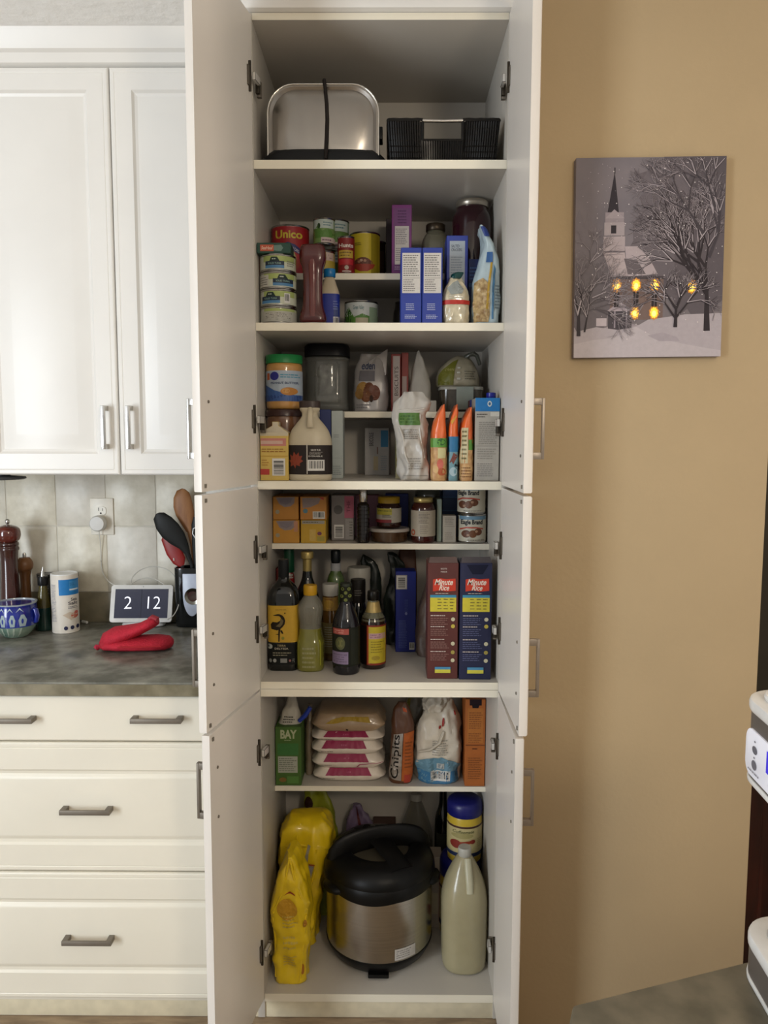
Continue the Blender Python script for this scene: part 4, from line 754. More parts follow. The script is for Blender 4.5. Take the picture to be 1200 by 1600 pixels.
eb = [('r', 0, 0.86, 1, 1, '#6f93a8'), ('t', 'Eagle Brand', 0.08, 0.62, 0.82, 0.86, '#1c1c24', {'bold': 0.03}), ('p', [(0.05, 0.5), (0.25, 0.58), (0.6, 0.58), (0.85, 0.52), (0.85, 0.47), (0.6, 0.52), (0.25, 0.52), (0.05, 0.44)], '#c0503c'), ('e', 0.25, 0.30, 0.15, 0.15, '#6a3c24'), ('e', 0.48, 0.30, 0.14, 0.15, '#7a4a2c'), ('e', 0.66, 0.38, 0.14, 0.14, '#6a3c24'), ('e', 0.32, 0.25, 0.05, 0.05, '#b08868'), ('e', 0.6, 0.4, 0.05, 0.05, '#b08868'), ('l', 0.3, 0.02, 0.9, 0.1, 1, '#8a8070')]
can('condensed_milk_tin', 'cream tin picturing brown sweets, lower of the two at the right wall', 'can', (715.5, 760.5, 800), HS4, eb, Y=0.216, col='#cfc6b0', h=0.080, group='condensed milk tins')
can('condensed_milk_tin', 'cream tin picturing brown sweets, upper of the two at the right wall', 'can', (714, 759, 766), HS4+0.0806, eb, Y=0.216, col='#cfc6b0', h=0.080, group='condensed milk tins', rz=-0.25)
# ================================================================ shelf 4 (main)
blkg = mat('#0d0f0d', 0.10, coat=0.8, var=0.1)
ol = bottle('olive_oil_bottle', 'square black olive oil bottle with a yellow long-necked bird label', 'bottle', (414, 461, 874), Z4, [
    ('bottle_body', blkg, [(0, 0.94), (0.01, 0.99), (0.52, 1), (0.60, 1), (0.68, 0.96), (0.745, 0.8), (0.79, 0.5), (0.82, 0.34), (0.84, 0.3)], {'e': 4.5, 'n': 56}),
    ('neck_cap', mat('#15181a', 0.4), [(0.82, 0.33), (0.825, 0.345), (0.985, 0.345), (1, 0.33)], {'smooth': 0}),
    ('label', ink('#d2a72e'), [(0.265, 1.006), (0.600, 1.006)], {'e': 4.5, 'smooth': 0, 'n': 56, 'els': [
        ('p', [(0.20, 0.735), (0.36, 0.775), (0.42, 0.775), (0.52, 0.74), (0.58, 0.68), (0.61, 0.60), (0.59, 0.50), (0.52, 0.42), (0.44, 0.36), (0.34, 0.33), (0.16, 0.37), (0.14, 0.50), (0.2, 0.56), (0.35, 0.55), (0.45, 0.60), (0.47, 0.67), (0.42, 0.72), (0.34, 0.725)], '#231a0c'),
        ('p', [(0.39, 0.36), (0.46, 0.36), (0.44, 0.30), (0.42, 0.02), (0.38, 0.02), (0.38, 0.25)], '#231a0c'), ('p', [(0.44, 0.32), (0.50, 0.24), (0.55, 0.24), (0.50, 0.34)], '#231a0c'), ('p', [(0.28, 0.22), (0.4, 0.24), (0.4, 0.21)], '#231a0c'),
        ('p', [(0.48, 0.66), (0.55, 0.6), (0.52, 0.5), (0.44, 0.42), (0.3, 0.44), (0.42, 0.52)], '#6e5f3a'), ('t', 'OLIVE OIL', 0.3, 0.88, 0.66, 0.91, '#7a5f1c'), ('e', 0.6, 0.8, 0.02, 0.02, '#231a0c'), ('e', 0.53, 0.12, 0.05, 0.045, '#8f8a2a')]}),
    ('lower_label', ink('#101210'), [(0.06, 1.006), (0.255, 1.006)], {'e': 4.5, 'smooth': 0, 'n': 56, 'els': [('t', 'TERRA', 0.34, 0.86, 0.62, 0.95, '#b8a880'), ('t', 'DELYSSA', 0.26, 0.72, 0.70, 0.81, '#c8c0a8'), ('e', 0.1, 0.86, 0.09, 0.12, '#b8bcb4'), ('l', 0.2, 0.4, 0.8, 0.62, 2, '#8f8a70'), ('e', 0.12, 0.2, 0.045, 0.09, '#8f908c'), ('e', 0.26, 0.2, 0.055, 0.09, '#a8a9a4'), ('r', 0.44, 0.1, 0.66, 0.3, '#8f908c'), ('e', 0.75, 0.2, 0.035, 0.06, '#a86a64'), ('l', 0.82, 0.1, 0.9, 0.3, 3, '#8f908c')]})], yb=1049)
plb = clearp('#8d8a7c', 0.55)
oil = mat('#8d8a35', 0.12, var=0.05, trans=0.35, coat=0.7)
bottle('cooking_oil_bottle', 'half-full cooking oil bottle with yellow cap', 'bottle', (464, 507, 914), Z4, [
    ('bottle_body', plb, [(0.50, 0.80), (0.56, 0.78), (0.64, 0.88), (0.72, 0.95), (0.78, 0.86), (0.85, 0.55), (0.885, 0.42), (0.89, 0.4)], {'e': 2.6}),
    ('oil', oil, [(0, 0.90), (0.015, 0.98), (0.05, 1), (0.33, 1), (0.36, 0.94), (0.42, 0.84), (0.50, 0.80)], {'e': 2.8, 'smooth': 1, 'els': [('p', [(0.1, 0.15), (0.13, 0.15), (0.13, 0.75), (0.1, 0.75)], '#a8a83c'), ('p', [(0.87, 0.15), (0.9, 0.15), (0.9, 0.75), (0.87, 0.75)], '#b8b83e'), ('l', 0.25, 0.08, 0.75, 0.62, 5, '#a6a374')]}),
    ('cap', plas('#d6a420', 0.35), [(0.885, 0.48), (0.89, 0.5), (0.985, 0.5), (1, 0.46)], {'smooth': 0, 'n': 28})], yb=1051)
bottle('vinegar_bottle', 'amber bottle with white cap and yellow label between taller bottles', 'bottle', (503, 530, 912), Z4, [
    ('bottle_body', mat('#5a3f1c', 0.12, var=0.1, coat=0.7), [(0, 0.95), (0.02, 1), (0.56, 1), (0.6, 1), (0.66, 0.88), (0.84, 0.84), (0.86, 0.8)], {}),
    ('cap', plas('#c4c1b8', 0.4), [(0.85, 0.9), (0.855, 0.93), (0.985, 0.93), (1, 0.88)], {'smooth': 0}),
    ('label', ink('#a8823c'), [(0.66, 0.93), (0.83, 0.9)], {'smooth': 0, 'els': [('e', 0.45, 0.5, 0.3, 0.35, '#b89038'), ('l', 0.2, 0.82, 0.7, 0.95, 1, '#8a5028')]}),
    ('lower_label', ink('#8a7a4a'), [(0.1, 1.012), (0.5, 1.012)], {'smooth': 0, 'els': [('l', 0.2, 0.2, 0.8, 0.9, 9, '#c4bca0')]})], yb=1033)
bottle('wine_vinegar_bottle', 'near-black bottle with green-dotted neck and lilac label patch', 'bottle', (519.5, 562.5, 911), Z4, [
    ('bottle_body', mat('#15151a', 0.14, var=0.1, coat=0.7), [(0, 0.92), (0.015, 1), (0.5, 1), (0.58, 0.96), (0.68, 0.72), (0.76, 0.5), (0.8, 0.44), (0.97, 0.40)], {}),
    ('neck_label', ink('#191b12'), [(0.80, 0.47), (0.97, 0.435)], {'smooth': 0, 'els': [('e', x_, y_, 0.13, 0.11, '#76803a') for x_, y_ in ((0.25, 0.85), (0.75, 0.85), (0.5, 0.6), (0.2, 0.38), (0.8, 0.4), (0.5, 0.14))]}),
    ('cap', mat('#33382e', 0.35, 0.5), [(0.97, 0.44), (1, 0.42)], {'smooth': 0}),
    ('label', ink('#1d2018'), [(0.10, 1.01), (0.53, 1.01)], {'smooth': 0, 'els': [('r', 0.06, 0.83, 0.62, 0.98, '#b8574e'), ('l', 0.12, 0.85, 0.55, 0.96, 2, '#e0a090'), ('e', 0.32, 0.60, 0.17, 0.17, '#5c5f38'), ('e', 0.32, 0.60, 0.11, 0.11, '#7a7a44'), ('r', 0.03, 0.06, 0.60, 0.38, '#8f7f9e'), ('l', 0.08, 0.1, 0.55, 0.34, 4, '#6a5c7a'), ('r', 0.68, 0.05, 0.93, 0.95, '#272b20')]})], yb=1056)
bottle('sauce_bottle', 'dark sauce bottle with black cap and red-bordered yellow label', 'bottle', (563.5, 603, 923), Z4, [
    ('bottle_body', mat('#24140c', 0.12, var=0.1, coat=0.8), [(0, 0.92), (0.015, 1), (0.56, 1), (0.6, 1.0), (0.66, 0.9)], {'smooth': 1}),
    ('bottle_neck', clearp('#77755c', 0.65), [(0.62, 0.97), (0.67, 0.88), (0.73, 0.6), (0.8, 0.45), (0.89, 0.42)], {}),
    ('neck_seal', mat('#a08a54', 0.4, 0.3, bump=0.4), [(0.73, 0.66), (0.76, 0.58), (0.86, 0.46)], {'smooth': 0}),
    ('cap', plas('#15130f'), [(0.88, 0.44), (0.885, 0.47), (0.985, 0.47), (1, 0.42)], {'smooth': 0}),
    ('label', ink('#8c2c1a'), [(0.06, 1.01), (0.58, 1.01)], {'smooth': 0, 'els': [('r', 0.28, 0.03, 0.38, 0.97, '#c2502c'), ('r', 0.33, 0.05, 0.97, 0.96, '#c9b42c'), ('r', 0.34, 0.66, 0.95, 0.80, '#c9a0a0'), ('l', 0.4, 0.68, 0.9, 0.79, 2, '#8a5a78'), ('l', 0.42, 0.3, 0.9, 0.62, 5, '#8a7a1c'), ('e', 0.6, 0.18, 0.16, 0.06, '#a89028'), ('r', 0.0, 0, 0.26, 1, '#1a0f0a')]})], yb=1047)
bottle('soy_sauce_bottle', 'black-capped dark bottle behind the dotted-neck bottle', 'bottle', (545, 574, 905), Z4, [
    ('bottle_body', blkg, [(0, 0.95), (0.02, 1), (0.55, 1), (0.66, 0.85), (0.72, 0.7)], {}), ('cap', plas('#16120f', 0.4), [(0.72, 0.78), (0.75, 0.8), (0.96, 0.82), (1, 0.78)], {'smooth': 0, 'els': [('l', 0.3, 0.3, 0.8, 0.6, 3, '#6a665e')]})], Y=0.175)
bottle('wine_bottle', 'dark bottle with a gold foil neck behind the oil bottles', 'bottle', (462, 500, 862), Z4, [
    ('bottle_body', blkg, [(0, 0.95), (0.02, 1), (0.5, 1), (0.62, 0.9), (0.74, 0.45), (0.82, 0.36)], {}),
    ('neck_foil', mat('#a8945a', 0.35, 0.6), [(0.8, 0.36), (0.93, 0.36), (0.94, 0.5), (0.99, 0.52), (1, 0.48)], {'smooth': 0})], Y=0.185)
bottle('hot_sauce_bottle', 'red sauce bottle with green cap at the back left', 'bottle', (444, 462, 858), Z4, [
    ('bottle_body', mat('#7a1418', 0.25, coat=0.5), [(0, 0.95), (0.02, 1), (0.72, 1), (0.78, 0.7)], {'els': [('r', 0.1, 0.3, 0.9, 0.7, '#8f1a20'), ('r', 0.1, 0.93, 0.9, 0.98, '#a8a49a')]}), ('cap', plas('#104a30'), [(0.78, 0.85), (0.79, 0.9), (0.98, 0.9), (1, 0.85)], {'smooth': 0})], Y=0.255)
carton('red_box', 'small dark red box behind the neck of the bird bottle', 'box', (420, 436, 888), Z4, 0.05, '#6a1a16', (), Y=0.26)
bottle('green_bottle', 'green bottle with black cap and white neck band at the back', 'bottle', (510, 540, 860), Z4, [
    ('bottle_body', mat('#44582c', 0.15, coat=0.6), [(0, 0.95), (0.02, 1), (0.6, 1), (0.74, 0.9), (0.8, 0.52), (0.84, 0.45)], {}), ('neck_band', ink('#a4a5a8'), [(0.80, 0.52), (0.88, 0.52)], {'smooth': 0}), ('cap', plas('#12161a'), [(0.88, 0.44), (0.9, 0.5), (0.99, 0.5), (1, 0.45)], {'smooth': 0})], Y=0.225)
bottle('white_canister', 'white round canister behind the dark bottles', 'canister', (543, 579, 886), Z4, [('canister', plas('#a8a49a', 0.4), [(0, 0.94), (0.01, 0.97), (0.86, 0.97), (0.865, 0.97)], {'smooth': 0}), ('lid', plas('#b0aca2', 0.4), [(0.865, 1), (0.98, 1), (1, 0.95)], {'smooth': 0})], Y=0.245)
dkf = foil('#1e2420', 0.3)
bag('dark_bag', 'black foil bag tip showing above the white canister', 'bag', (560, 596, 868), Z4, 0.04, [('bag_body', dkf, [(0, 0.9, 1), (0.5, 1, 1), (0.85, 0.85, 0.5), (0.93, 0.6, 0.3, -0.1), (1, 0.1, 0.1, -0.3)], {'e': 2.6, 'amp': 0.004, 'freq': 40, 'dz': 0.01})], Y=0.36)
bag('dark_bag', 'dark green-black foil bag left of the blue box', 'bag', (596, 642, 864), Z4, 0.04, [('bag_body', dkf, [(0, 0.9, 1), (0.04, 1, 1), (0.4, 0.95, 1), (0.65, 0.7, 0.7, 0.08), (0.8, 0.5, 0.35, 0.1), (0.92, 0.45, 0.25, -0.05), (1, 0.2, 0.1, -0.2)], {'e': 2.4, 'amp': 0.006, 'freq': 30, 'dz': 0.008})], Y=0.345)
o, w, h = carton('blue_box', 'tall royal blue box with a barcode standing mid-shelf', 'box', (617.5, 649, 893), Z4, 0.06, '#12268c', [('r', 0.02, 0.78, 0.56, 0.955, '#c4beb8'), ('b', 0.06, 0.79, 0.52, 0.945, 1), ('l', 0.45, 0.5, 0.62, 0.66, 12, '#4a5ab0'), ('e', 0.52, 0.48, 0.06, 0.02, '#8f9ad8'), ('l', 0.15, 0.05, 0.6, 0.4, 26, '#5a68b8'), ('b', 0.68, 0.03, 0.94, 0.12)], yb=1019, rz=0.03)
bag('brown_packet', 'brown packet standing behind the royal blue box', 'bag', (621, 651, 858), Z4, 0.03, [('bag_body', mat('#4f2a16', 0.5, var=0.1), [(0, 0.95, 1), (0.5, 1, 1), (0.9, 0.95, 0.6), (1, 0.8, 0.2)], {'e': 3.5, 'amp': 0.002, 'dz': 0.01})], Y=0.385)
bag('brown_bag', 'soft brown-grey bag slumped between blue box and brown rice box', 'bag', (650, 684, 905), Z4, 0.09, [('bag_body', mat('#5d4c42', 0.45, var=0.1, bump=0.4), [(0, 0.9, 1), (0.04, 1, 1), (0.4, 0.95, 1), (0.7, 0.7, 0.7, 0.12), (0.9, 0.4, 0.4, 0.2), (1, 0.2, 0.1, 0.25)], {'e': 2.5, 'amp': 0.005, 'dz': 0.008})], Y=0.22)
def rice(label, px, col, band, yb):
    els = [('t', 'RECETTE', 0.42, 0.945, 0.62, 0.957, '#cfc4bc'), ('t', 'INSIDE', 0.42, 0.92, 0.62, 0.932, '#cfc4bc'),
        ('p', [(0.17, 0.86), (0.4, 0.872), (0.6, 0.862), (0.9, 0.868), (0.91, 0.765), (0.62, 0.757), (0.4, 0.768), (0.17, 0.758)], '#cf3a22'),
        ('t', 'Minute', 0.22, 0.812, 0.82, 0.862, '#f0e4d4', {'shear': 0.35, 'bold': 0.02}), ('t', 'Rice', 0.36, 0.766, 0.70, 0.812, '#f0e4d4', {'shear': 0.35, 'bold': 0.02}),
        ('l', 0.25, 0.735, 0.8, 0.748, 1, '#c9bcae'), ('r', 0.08, 0.705, 0.93, 0.728, '#3d8fb0'), ('r', 0.08, 0.585, 0.93, 0.705, '#d8c83a')]
    for i in range(4):
        for j in range(4):
            if i: els.append(('l', 0.12+i*0.2, 0.60+j*0.027, 0.12+i*0.2+0.15, 0.622+j*0.027, 1, '#7d7430'))
    for i, zz in enumerate((0.555, 0.46, 0.35, 0.245)):
        els += [('l', 0.1, zz-0.012, 0.6, zz+0.006, 1, '#cfc2ba'), ('l', 0.1, zz-0.085, 0.72, zz-0.018, 4, band)]
    for zz, c_ in ((0.52, '#cfc8a8'), (0.46, '#cbb84a'), (0.31, '#cfc8a8'), (0.235, '#a8984a'), (0.165, '#cfc8a8')): els.append(('e', 0.83, zz, 0.065, 0.017, c_))
    els += [('r', 0.25, 0.085, 0.76, 0.108, '#4a8fb8'), ('r', 0.25, 0.055, 0.76, 0.085, '#d8d04a')]
    o, w, h = carton('rice_box', label, 'box', px, Z4, 0.09, col, els, yb=yb)
    g = G(); g.add([(-w/2+0.002, -0.043, h), (w/2-0.002, -0.043, h), (w/2-0.005, -0.036, h+0.014), (-w/2+0.005, -0.036, h+0.014), (-w/2+0.002, -0.041, h), (w/2-0.002, -0.041, h), (w/2-0.005, -0.034, h+0.014), (-w/2+0.005, -0.034, h+0.014)],
        [(0, 1, 2, 3), (7, 6, 5, 4), (3, 2, 6, 7), (0, 3, 7, 4), (1, 5, 6, 2)], card('#5a4440' if col != '#1c2244' else '#4a4346')); g.build('open_flap', o)
    return o, w, h
rice('tall brown rice box with a red logo and yellow chart', (667.5, 715, 880), '#5b2b26', '#8f6a62', 1061)
o, w, h = rice('tall navy rice box with a red logo and yellow chart, next to the wall', (717.5, 767, 880), '#1c2244', '#5c6084', 1062)
prints(o, Plane(w, h, -0.0455), [('p', [(0.2, 0.985), (0.88, 0.985), (0.7, 0.905), (0.38, 0.905)], '#10142e')], 'tear_tab')
# ================================================================ shelf 5 (half shelf in the base unit)
o, w, h = carton('dog_treat_box', 'green pouch box with white letters and white panel at the left wall', 'box', (430, 470, 1136), HS5, 0.09, '#4a6f2a', [('t', 'BAY', 0.2, 0.80, 0.84, 0.95, '#c2c8a0', {'bold': 0.04}), ('l', 0.35, 0.76, 0.7, 0.79, 1, '#a8b488'), ('r', 0.08, 0.52, 0.9, 0.72, '#3f7a3a'), ('r', 0.1, 0.22, 0.86, 0.50, '#b5b8a8'), ('l', 0.14, 0.24, 0.82, 0.48, 7, '#7a8070'), ('e', 0.28, 0.1, 0.14, 0.04, '#8a6a30'), ('r', 0.45, 0.04, 0.9, 0.16, '#5a8a3c')], Y=0.212, part='pouch')
L = Loft([(h, w*0.44, 0.03), (h+0.025, w*0.36, 0.022, 0.002), (h+0.055, w*0.22, 0.012, 0.006), (h+0.080, w*0.15, 0.006, 0.008)], 3, 1, 0.003, 40, dz=0.006)
g = G(); L.add(g, mat('#bcb6a8', 0.4, bump=0.3)); g.build('bag_top', o)
prints(o, L, [('l', 0.2, 0.05, 0.8, 0.3, 3, '#4a4640')], 'top_print', 0.0012)
child_sweep(o, 'blue_clip', [((0.030, -0.03, h+0.012), 0.008, 0.006), ((0.048, -0.032, h+0.030), 0.010, 0.007), ((0.062, -0.03, h+0.052), 0.007, 0.006)], plas('#1f3fb0'), 10)
bag('grey_pouch', 'brownish clear pouch just right of the green pouch box', 'bag', (475, 490, 1108), HS5, 0.08, [('bag_body', foil('#7a6c58'), [(0, 0.9, 1), (0.04, 1, 1), (0.5, 0.9, 0.9), (1, 0.3, 0.15)], {'e': 2.6, 'amp': 0.004, 'dz': 0.008})], Y=0.28)
# stacked sugar bags
def pillow(name, label, px, zb, hh, m, els, Y, dp=0.16, seed=0, group=None, sag=0.0):
    a, b = at(px[0], px[2], Y+0.05).x, at(px[1], px[2], Y+0.05).x; w = b-a; cx = (a+b)/2
    o = thing(name, label, 'bag', (cx, Y+dp/2, zb), 0, group)
    L = Loft([(0, w*0.37, dp*0.44), (hh*0.10, w*0.42, dp*0.47), (hh*0.26, w*0.47, dp*0.49), (hh*0.36, w*0.5, dp*0.5), (hh*0.44, w*0.49, dp*0.5), (hh*0.7, w*0.44, dp*0.47), (hh*0.95, w*0.40, dp*0.43), (hh, w*0.38, dp*0.41)], 7, 0, 0.0022, 45, seed, 96, dz=0.004)
    g = G(); L.add(g, m); g.build('bag_body', o, 0, 1.2)
    if els: prints(o, L, els, 'label_print', 0.0016)
    return o
sug = mat('#d8cdbf', 0.38, var=0.03, bump=0.35, bs=18, coat=0.3, crumple=True)
zs = HS5+0.0005
for k, (x0, x1, hh, lb) in enumerate(((490, 603, 0.040, 'lowest white bag with magenta band in the stack of flat bags'), (488, 601, 0.042, 'second white bag from the bottom of the flat stack, thin pink curve at its right'), (488, 598, 0.040, 'third white bag from the bottom of the flat stack'), (488, 601, 0.029, 'thinnest white bag, just under the tan bag'))):
    u0, u1 = ((0.17, 0.82), (0.16, 0.80), (0.14, 0.79), (0.16, 0.80))[k]
    els = [('r', u0, 0.48, u1, 0.97, '#a02452'), ('l', (u0+u1)/2-0.05, 0.62, (u0+u1)/2+0.05, 0.82, 1, '#c05a80'), ('l', 0.12, 0.2, 0.3, 0.3, 1, '#6a6058')]
    if k == 1: els.append(('p', [(0.66, 0.1), (0.68, 0.3), (0.8, 0.38), (0.98, 0.4), (0.98, 0.43), (0.8, 0.42), (0.66, 0.35), (0.64, 0.1)], '#b84a70'))
    pillow('sugar_bag', lb, (x0, x1, 1180), zs, hh, sug, els, 0.235, seed=k+2, group='flat white sugar bags'); zs += hh*0.97
pillow('brown_sugar_bag', 'tan bag with a yellow stripe on top of the flat bag stack', (488, 603, 1115), zs, 0.050, mat('#a58d72', 0.35, var=0.05, bump=0.4, bs=50, coat=0.3), [('p', [(0.18, 0.5), (0.25, 0.72), (0.4, 0.86), (0.82, 0.86), (0.82, 0.55), (0.5, 0.66), (0.3, 0.5)], '#b5941c'), ('e', 0.48, 0.12, 0.02, 0.06, '#2a2420')], 0.235, seed=9)
o = bag('chocolate_chip_bag', 'brown and orange chocolate chip bag with silver side and bold black lettering', 'bag', (606, 648, 1103), HS5, 0.07, [
    ('bag_body', foil('#5a3620', 0.3), [(0, 0.86, 0.95, -0.02), (0.03, 0.93, 1, -0.01), (0.45, 0.86, 0.95, 0.03), (0.64, 0.86, 0.85, 0.06), (0.75, 0.84, 0.7, 0.05), (0.9, 0.66, 0.45, 0.0), (1, 0.3, 0.2, 0.02)], {'e': 2.8, 'amp': 0.0018, 'freq': 38, 'dz': 0.006, 'n': 48,
      'els': [('p', [(0.02, 0.06), (0.12, 0.62), (0.5, 0.64), (0.5, 0.04)], mat('#a8a19a', 0.3, 0.6, bump=0.4, bs=60)), ('p', [(0.52, 0.04), (0.54, 0.64), (0.96, 0.66), (0.95, 0.1), (0.85, 0.02)], '#bd5f1e'), ('r', 0.62, 0.02, 0.86, 0.12, '#b8402a'), ('t', 'Chipits', 0.08, 0.07, 0.46, 0.62, '#14100e', {'rot': 1, 'bold': 0.01}), ('p', [(0.56, 0.95), (0.8, 0.93), (0.8, 0.89), (0.6, 0.9)], '#d0541c'), ('l', 0.62, 0.2, 0.9, 0.55, 8, '#8a4a1a')]})], Y=0.225, rz=0.0)
o = bag('flour_bag', 'plump white flour bag with blue bottom and torn open top', 'bag', (649, 723, 1100), HS5, 0.11, [
    ('bag_body', mat('#c9bfae', 0.5, var=0.05, bump=0.4, bs=35, coat=0.2), [(0, 0.86, 0.9), (0.03, 0.95, 1), (0.3, 1.0, 1), (0.5, 0.98, 0.95), (0.66, 0.92, 0.85, 0.02), (0.8, 0.72, 0.6, 0.06), (0.92, 0.52, 0.35, 0.08), (1.0, 0.42, 0.22, 0.08)], {'e': 3, 'amp': 0.009, 'freq': 24, 'dz': 0.005, 'n': 64,
      'els': [('p', [(0.03, 0.02), (0.03, 0.27), (0.25, 0.32), (0.55, 0.34), (0.8, 0.28), (0.97, 0.22), (0.97, 0.02)], '#6f9ab0'), ('r', 0.03, 0.0, 0.97, 0.16, '#3f7ca8'), ('b', 0.32, 0.04, 0.74, 0.165), ('r', 0.45, 0.19, 0.61, 0.26, '#c8ccc8'), ('r', 0.48, 0.20, 0.58, 0.25, '#8f9aa0'), ('l', 0.35, 0.36, 0.72, 0.55, 7, '#a8a296'), ('e', 0.55, 0.75, 0.03, 0.05, '#a82c24'), ('e', 0.48, 0.70, 0.03, 0.02, '#a82c24'), ('e', 0.88, 0.85, 0.02, 0.03, '#a82c24')]}),
    ('torn_edge', mat('#bfb6a6', 0.5, bump=0.4, var=0.05), [(0.86, 0.40, 0.4, -0.12, -0.1), (0.93, 0.5, 0.5, -0.1, -0.1), (1.0, 0.55, 0.45, -0.02), (1.06, 0.45, 0.3, 0.06)], {'e': 2.2, 'amp': 0.010, 'freq': 45, 'dz': 0.004, 'n': 56})], Y=0.225)
child_sweep(o, 'fold', [((-0.058, -0.050, 0.093), 0.004, 0.003), ((-0.025, -0.060, 0.103), 0.006, 0.004), ((0.0, -0.058, 0.122), 0.006, 0.004), ((0.012, -0.045, 0.150), 0.005, 0.004)], mat('#bdb4a3', 0.5), 8)
carton('orange_box', 'tall orange box with a torn dark tab, right end of the shelf', 'box', (727.5, 758.5, 1093), HS5, 0.10, '#b8672a', [('r', 0.2, 0.93, 0.8, 1.0, '#1e0f18'), ('p', [(0.3, 0.95), (0.7, 0.95), (0.62, 0.885), (0.36, 0.885)], '#150a12'), ('r', 0.02, 0.47, 0.98, 0.48, '#7a3f16'), ('r', 0.1, 0.5, 0.9, 0.9, '#c07430'), ('l', 0.18, 0.66, 0.85, 0.86, 8, '#8a4c1e'), ('l', 0.35, 0.42, 0.65, 0.45, 1, '#5a2c14'), ('l', 0.15, 0.08, 0.85, 0.34, 10, '#8f4f20'), ('l', 0.15, 0.5, 0.85, 0.62, 5, '#8f4f20')], Y=0.213, side='#a85c24')
bag('grey_bag', 'grey and yellow bag at the back between chip bag and flour', 'bag', (632, 672, 1092), HS5, 0.05, [('bag_body', foil('#77746a'), [(0, 0.95, 1), (0.5, 1, 1), (0.9, 0.95, 0.5), (1, 0.9, 0.2)], {'e': 3, 'amp': 0.004, 'dz': 0.01, 'els': [('p', [(0.02, 0.6), (0.1, 0.98), (0.22, 0.98), (0.14, 0.6)], '#8f8a30')]})], Y=0.365)
# ================================================================ bottom of the pantry
yel = mat('#dcbc18', 0.3, var=0.05, vs=20, bump=0.5, bs=9, coat=0.35, crumple=True)
o = bag('yellow_pet_food_bag', 'front yellow bag with a pinched top, by the left door hinge', 'bag', (420, 479, 1341), Z6, 0.095, [
    ('bag_body', yel, [(0, 0.80, 0.95, -0.02), (0.015, 0.86, 1, -0.02), (0.3, 0.93, 1.0, 0), (0.5, 1.0, 1.0), (0.62, 1.0, 1), (0.74, 0.82, 1), (0.87, 0.52, 1), (0.97, 0.27, 1), (1.0, 0.16, 0.98)], {'e': 5, 'smooth': 1, 'amp': 0.009, 'freq': 22, 'cr': [[(0.42, 0.985), (0.33, 0.84), (0.2, 0.68), (0.06, 0.56)], [(0.52, 0.985), (0.66, 0.84), (0.82, 0.68), (0.95, 0.58)], [(0.06, 0.05), (0.03, 0.3), (0.04, 0.52)], [(0.8, 0.03), (0.86, 0.3), (0.93, 0.54)]], 'dz': 0.008, 'n': 56,
      'els': [('e', 0.42, 0.60, 0.28, 0.08, '#cf9a1e'), ('p', [(0.3, 0.70), (0.5, 0.74), (0.66, 0.72), (0.66, 0.71), (0.5, 0.725)], '#a02a18'), ('l', 0.3, 0.45, 0.7, 0.56, 4, '#d8bc58'), ('l', 0.3, 0.28, 0.72, 0.4, 3, '#e0c45a'), ('l', 0.3, 0.14, 0.72, 0.24, 4, '#d8bc58'), ('e', 0.88, 0.48, 0.05, 0.03, '#b8801c'), ('e', 0.86, 0.12, 0.05, 0.04, '#b8701c')]})], Y=0.036, lo=XL+0.013)
o = bag('yellow_pet_food_bag', 'large rear yellow bag with folded-over top and grey tape', 'bag', (427, 510, 1297), Z6, 0.13, [
    ('bag_body', yel, [(0, 0.55, 0.9, -0.13), (0.015, 0.60, 1, -0.13), (0.2, 0.66, 1, -0.13), (0.45, 0.76, 1.0, -0.11), (0.62, 0.84, 1.0, -0.07), (0.74, 0.96, 1, -0.02), (0.80, 1.0, 1), (0.88, 1.0, 1), (0.95, 0.96, 0.98, 0.0), (1.0, 0.80, 0.9, 0.0), (1.05, 0.60, 0.45), (1.055, 0.56, 0.2)], {'e': 5, 'smooth': 1, 'amp': 0.011, 'freq': 17, 'cr': [[(0.12, 0.80), (0.3, 0.83), (0.5, 0.815), (0.75, 0.825), (0.9, 0.79)], [(0.36, 0.97), (0.33, 0.9), (0.32, 0.84)], [(0.7, 0.80), (0.76, 0.6), (0.7, 0.4)]], 'dz': 0.008, 'n': 64,
      'els': [('p', [(0.5, 0.60), (0.58, 0.62), (0.56, 0.76), (0.60, 0.83), (0.55, 0.84), (0.50, 0.74)], '#a8a08a'), ('p', [(0.60, 0.5), (0.70, 0.5), (0.72, 0.66), (0.60, 0.67)], '#a09a94'), ('r', 0.60, 0.665, 0.72, 0.68, '#b0542a'), ('r', 0.46, 0.50, 0.56, 0.53, '#1c1a18'), ('r', 0.5, 0.43, 0.57, 0.5, '#a82a28')]}),
    ], Y=0.185, lo=XL+0.012)
olv = mat('#8a8f1e', 0.35, var=0.1, bump=0.4, coat=0.3)
bag('green_snack_bag', 'olive green bag with brown picture leaning behind the yellow bags', 'bag', (476, 530, 1240), Z6, 0.06, [('bag_body', olv, [(0, 0.9, 1), (0.04, 1, 1), (0.6, 1, 1, -0.02), (0.85, 0.85, 0.6, -0.12), (1, 0.6, 0.15, -0.2)], {'e': 3, 'amp': 0.006, 'dz': 0.012, 'els': [('e', 0.2, 0.90, 0.16, 0.05, '#33180e'), ('e', 0.7, 0.66, 0.16, 0.06, '#4a2010'), ('r', 0.1, 0.5, 0.9, 0.56, '#4a1420')]})], Y=0.33)
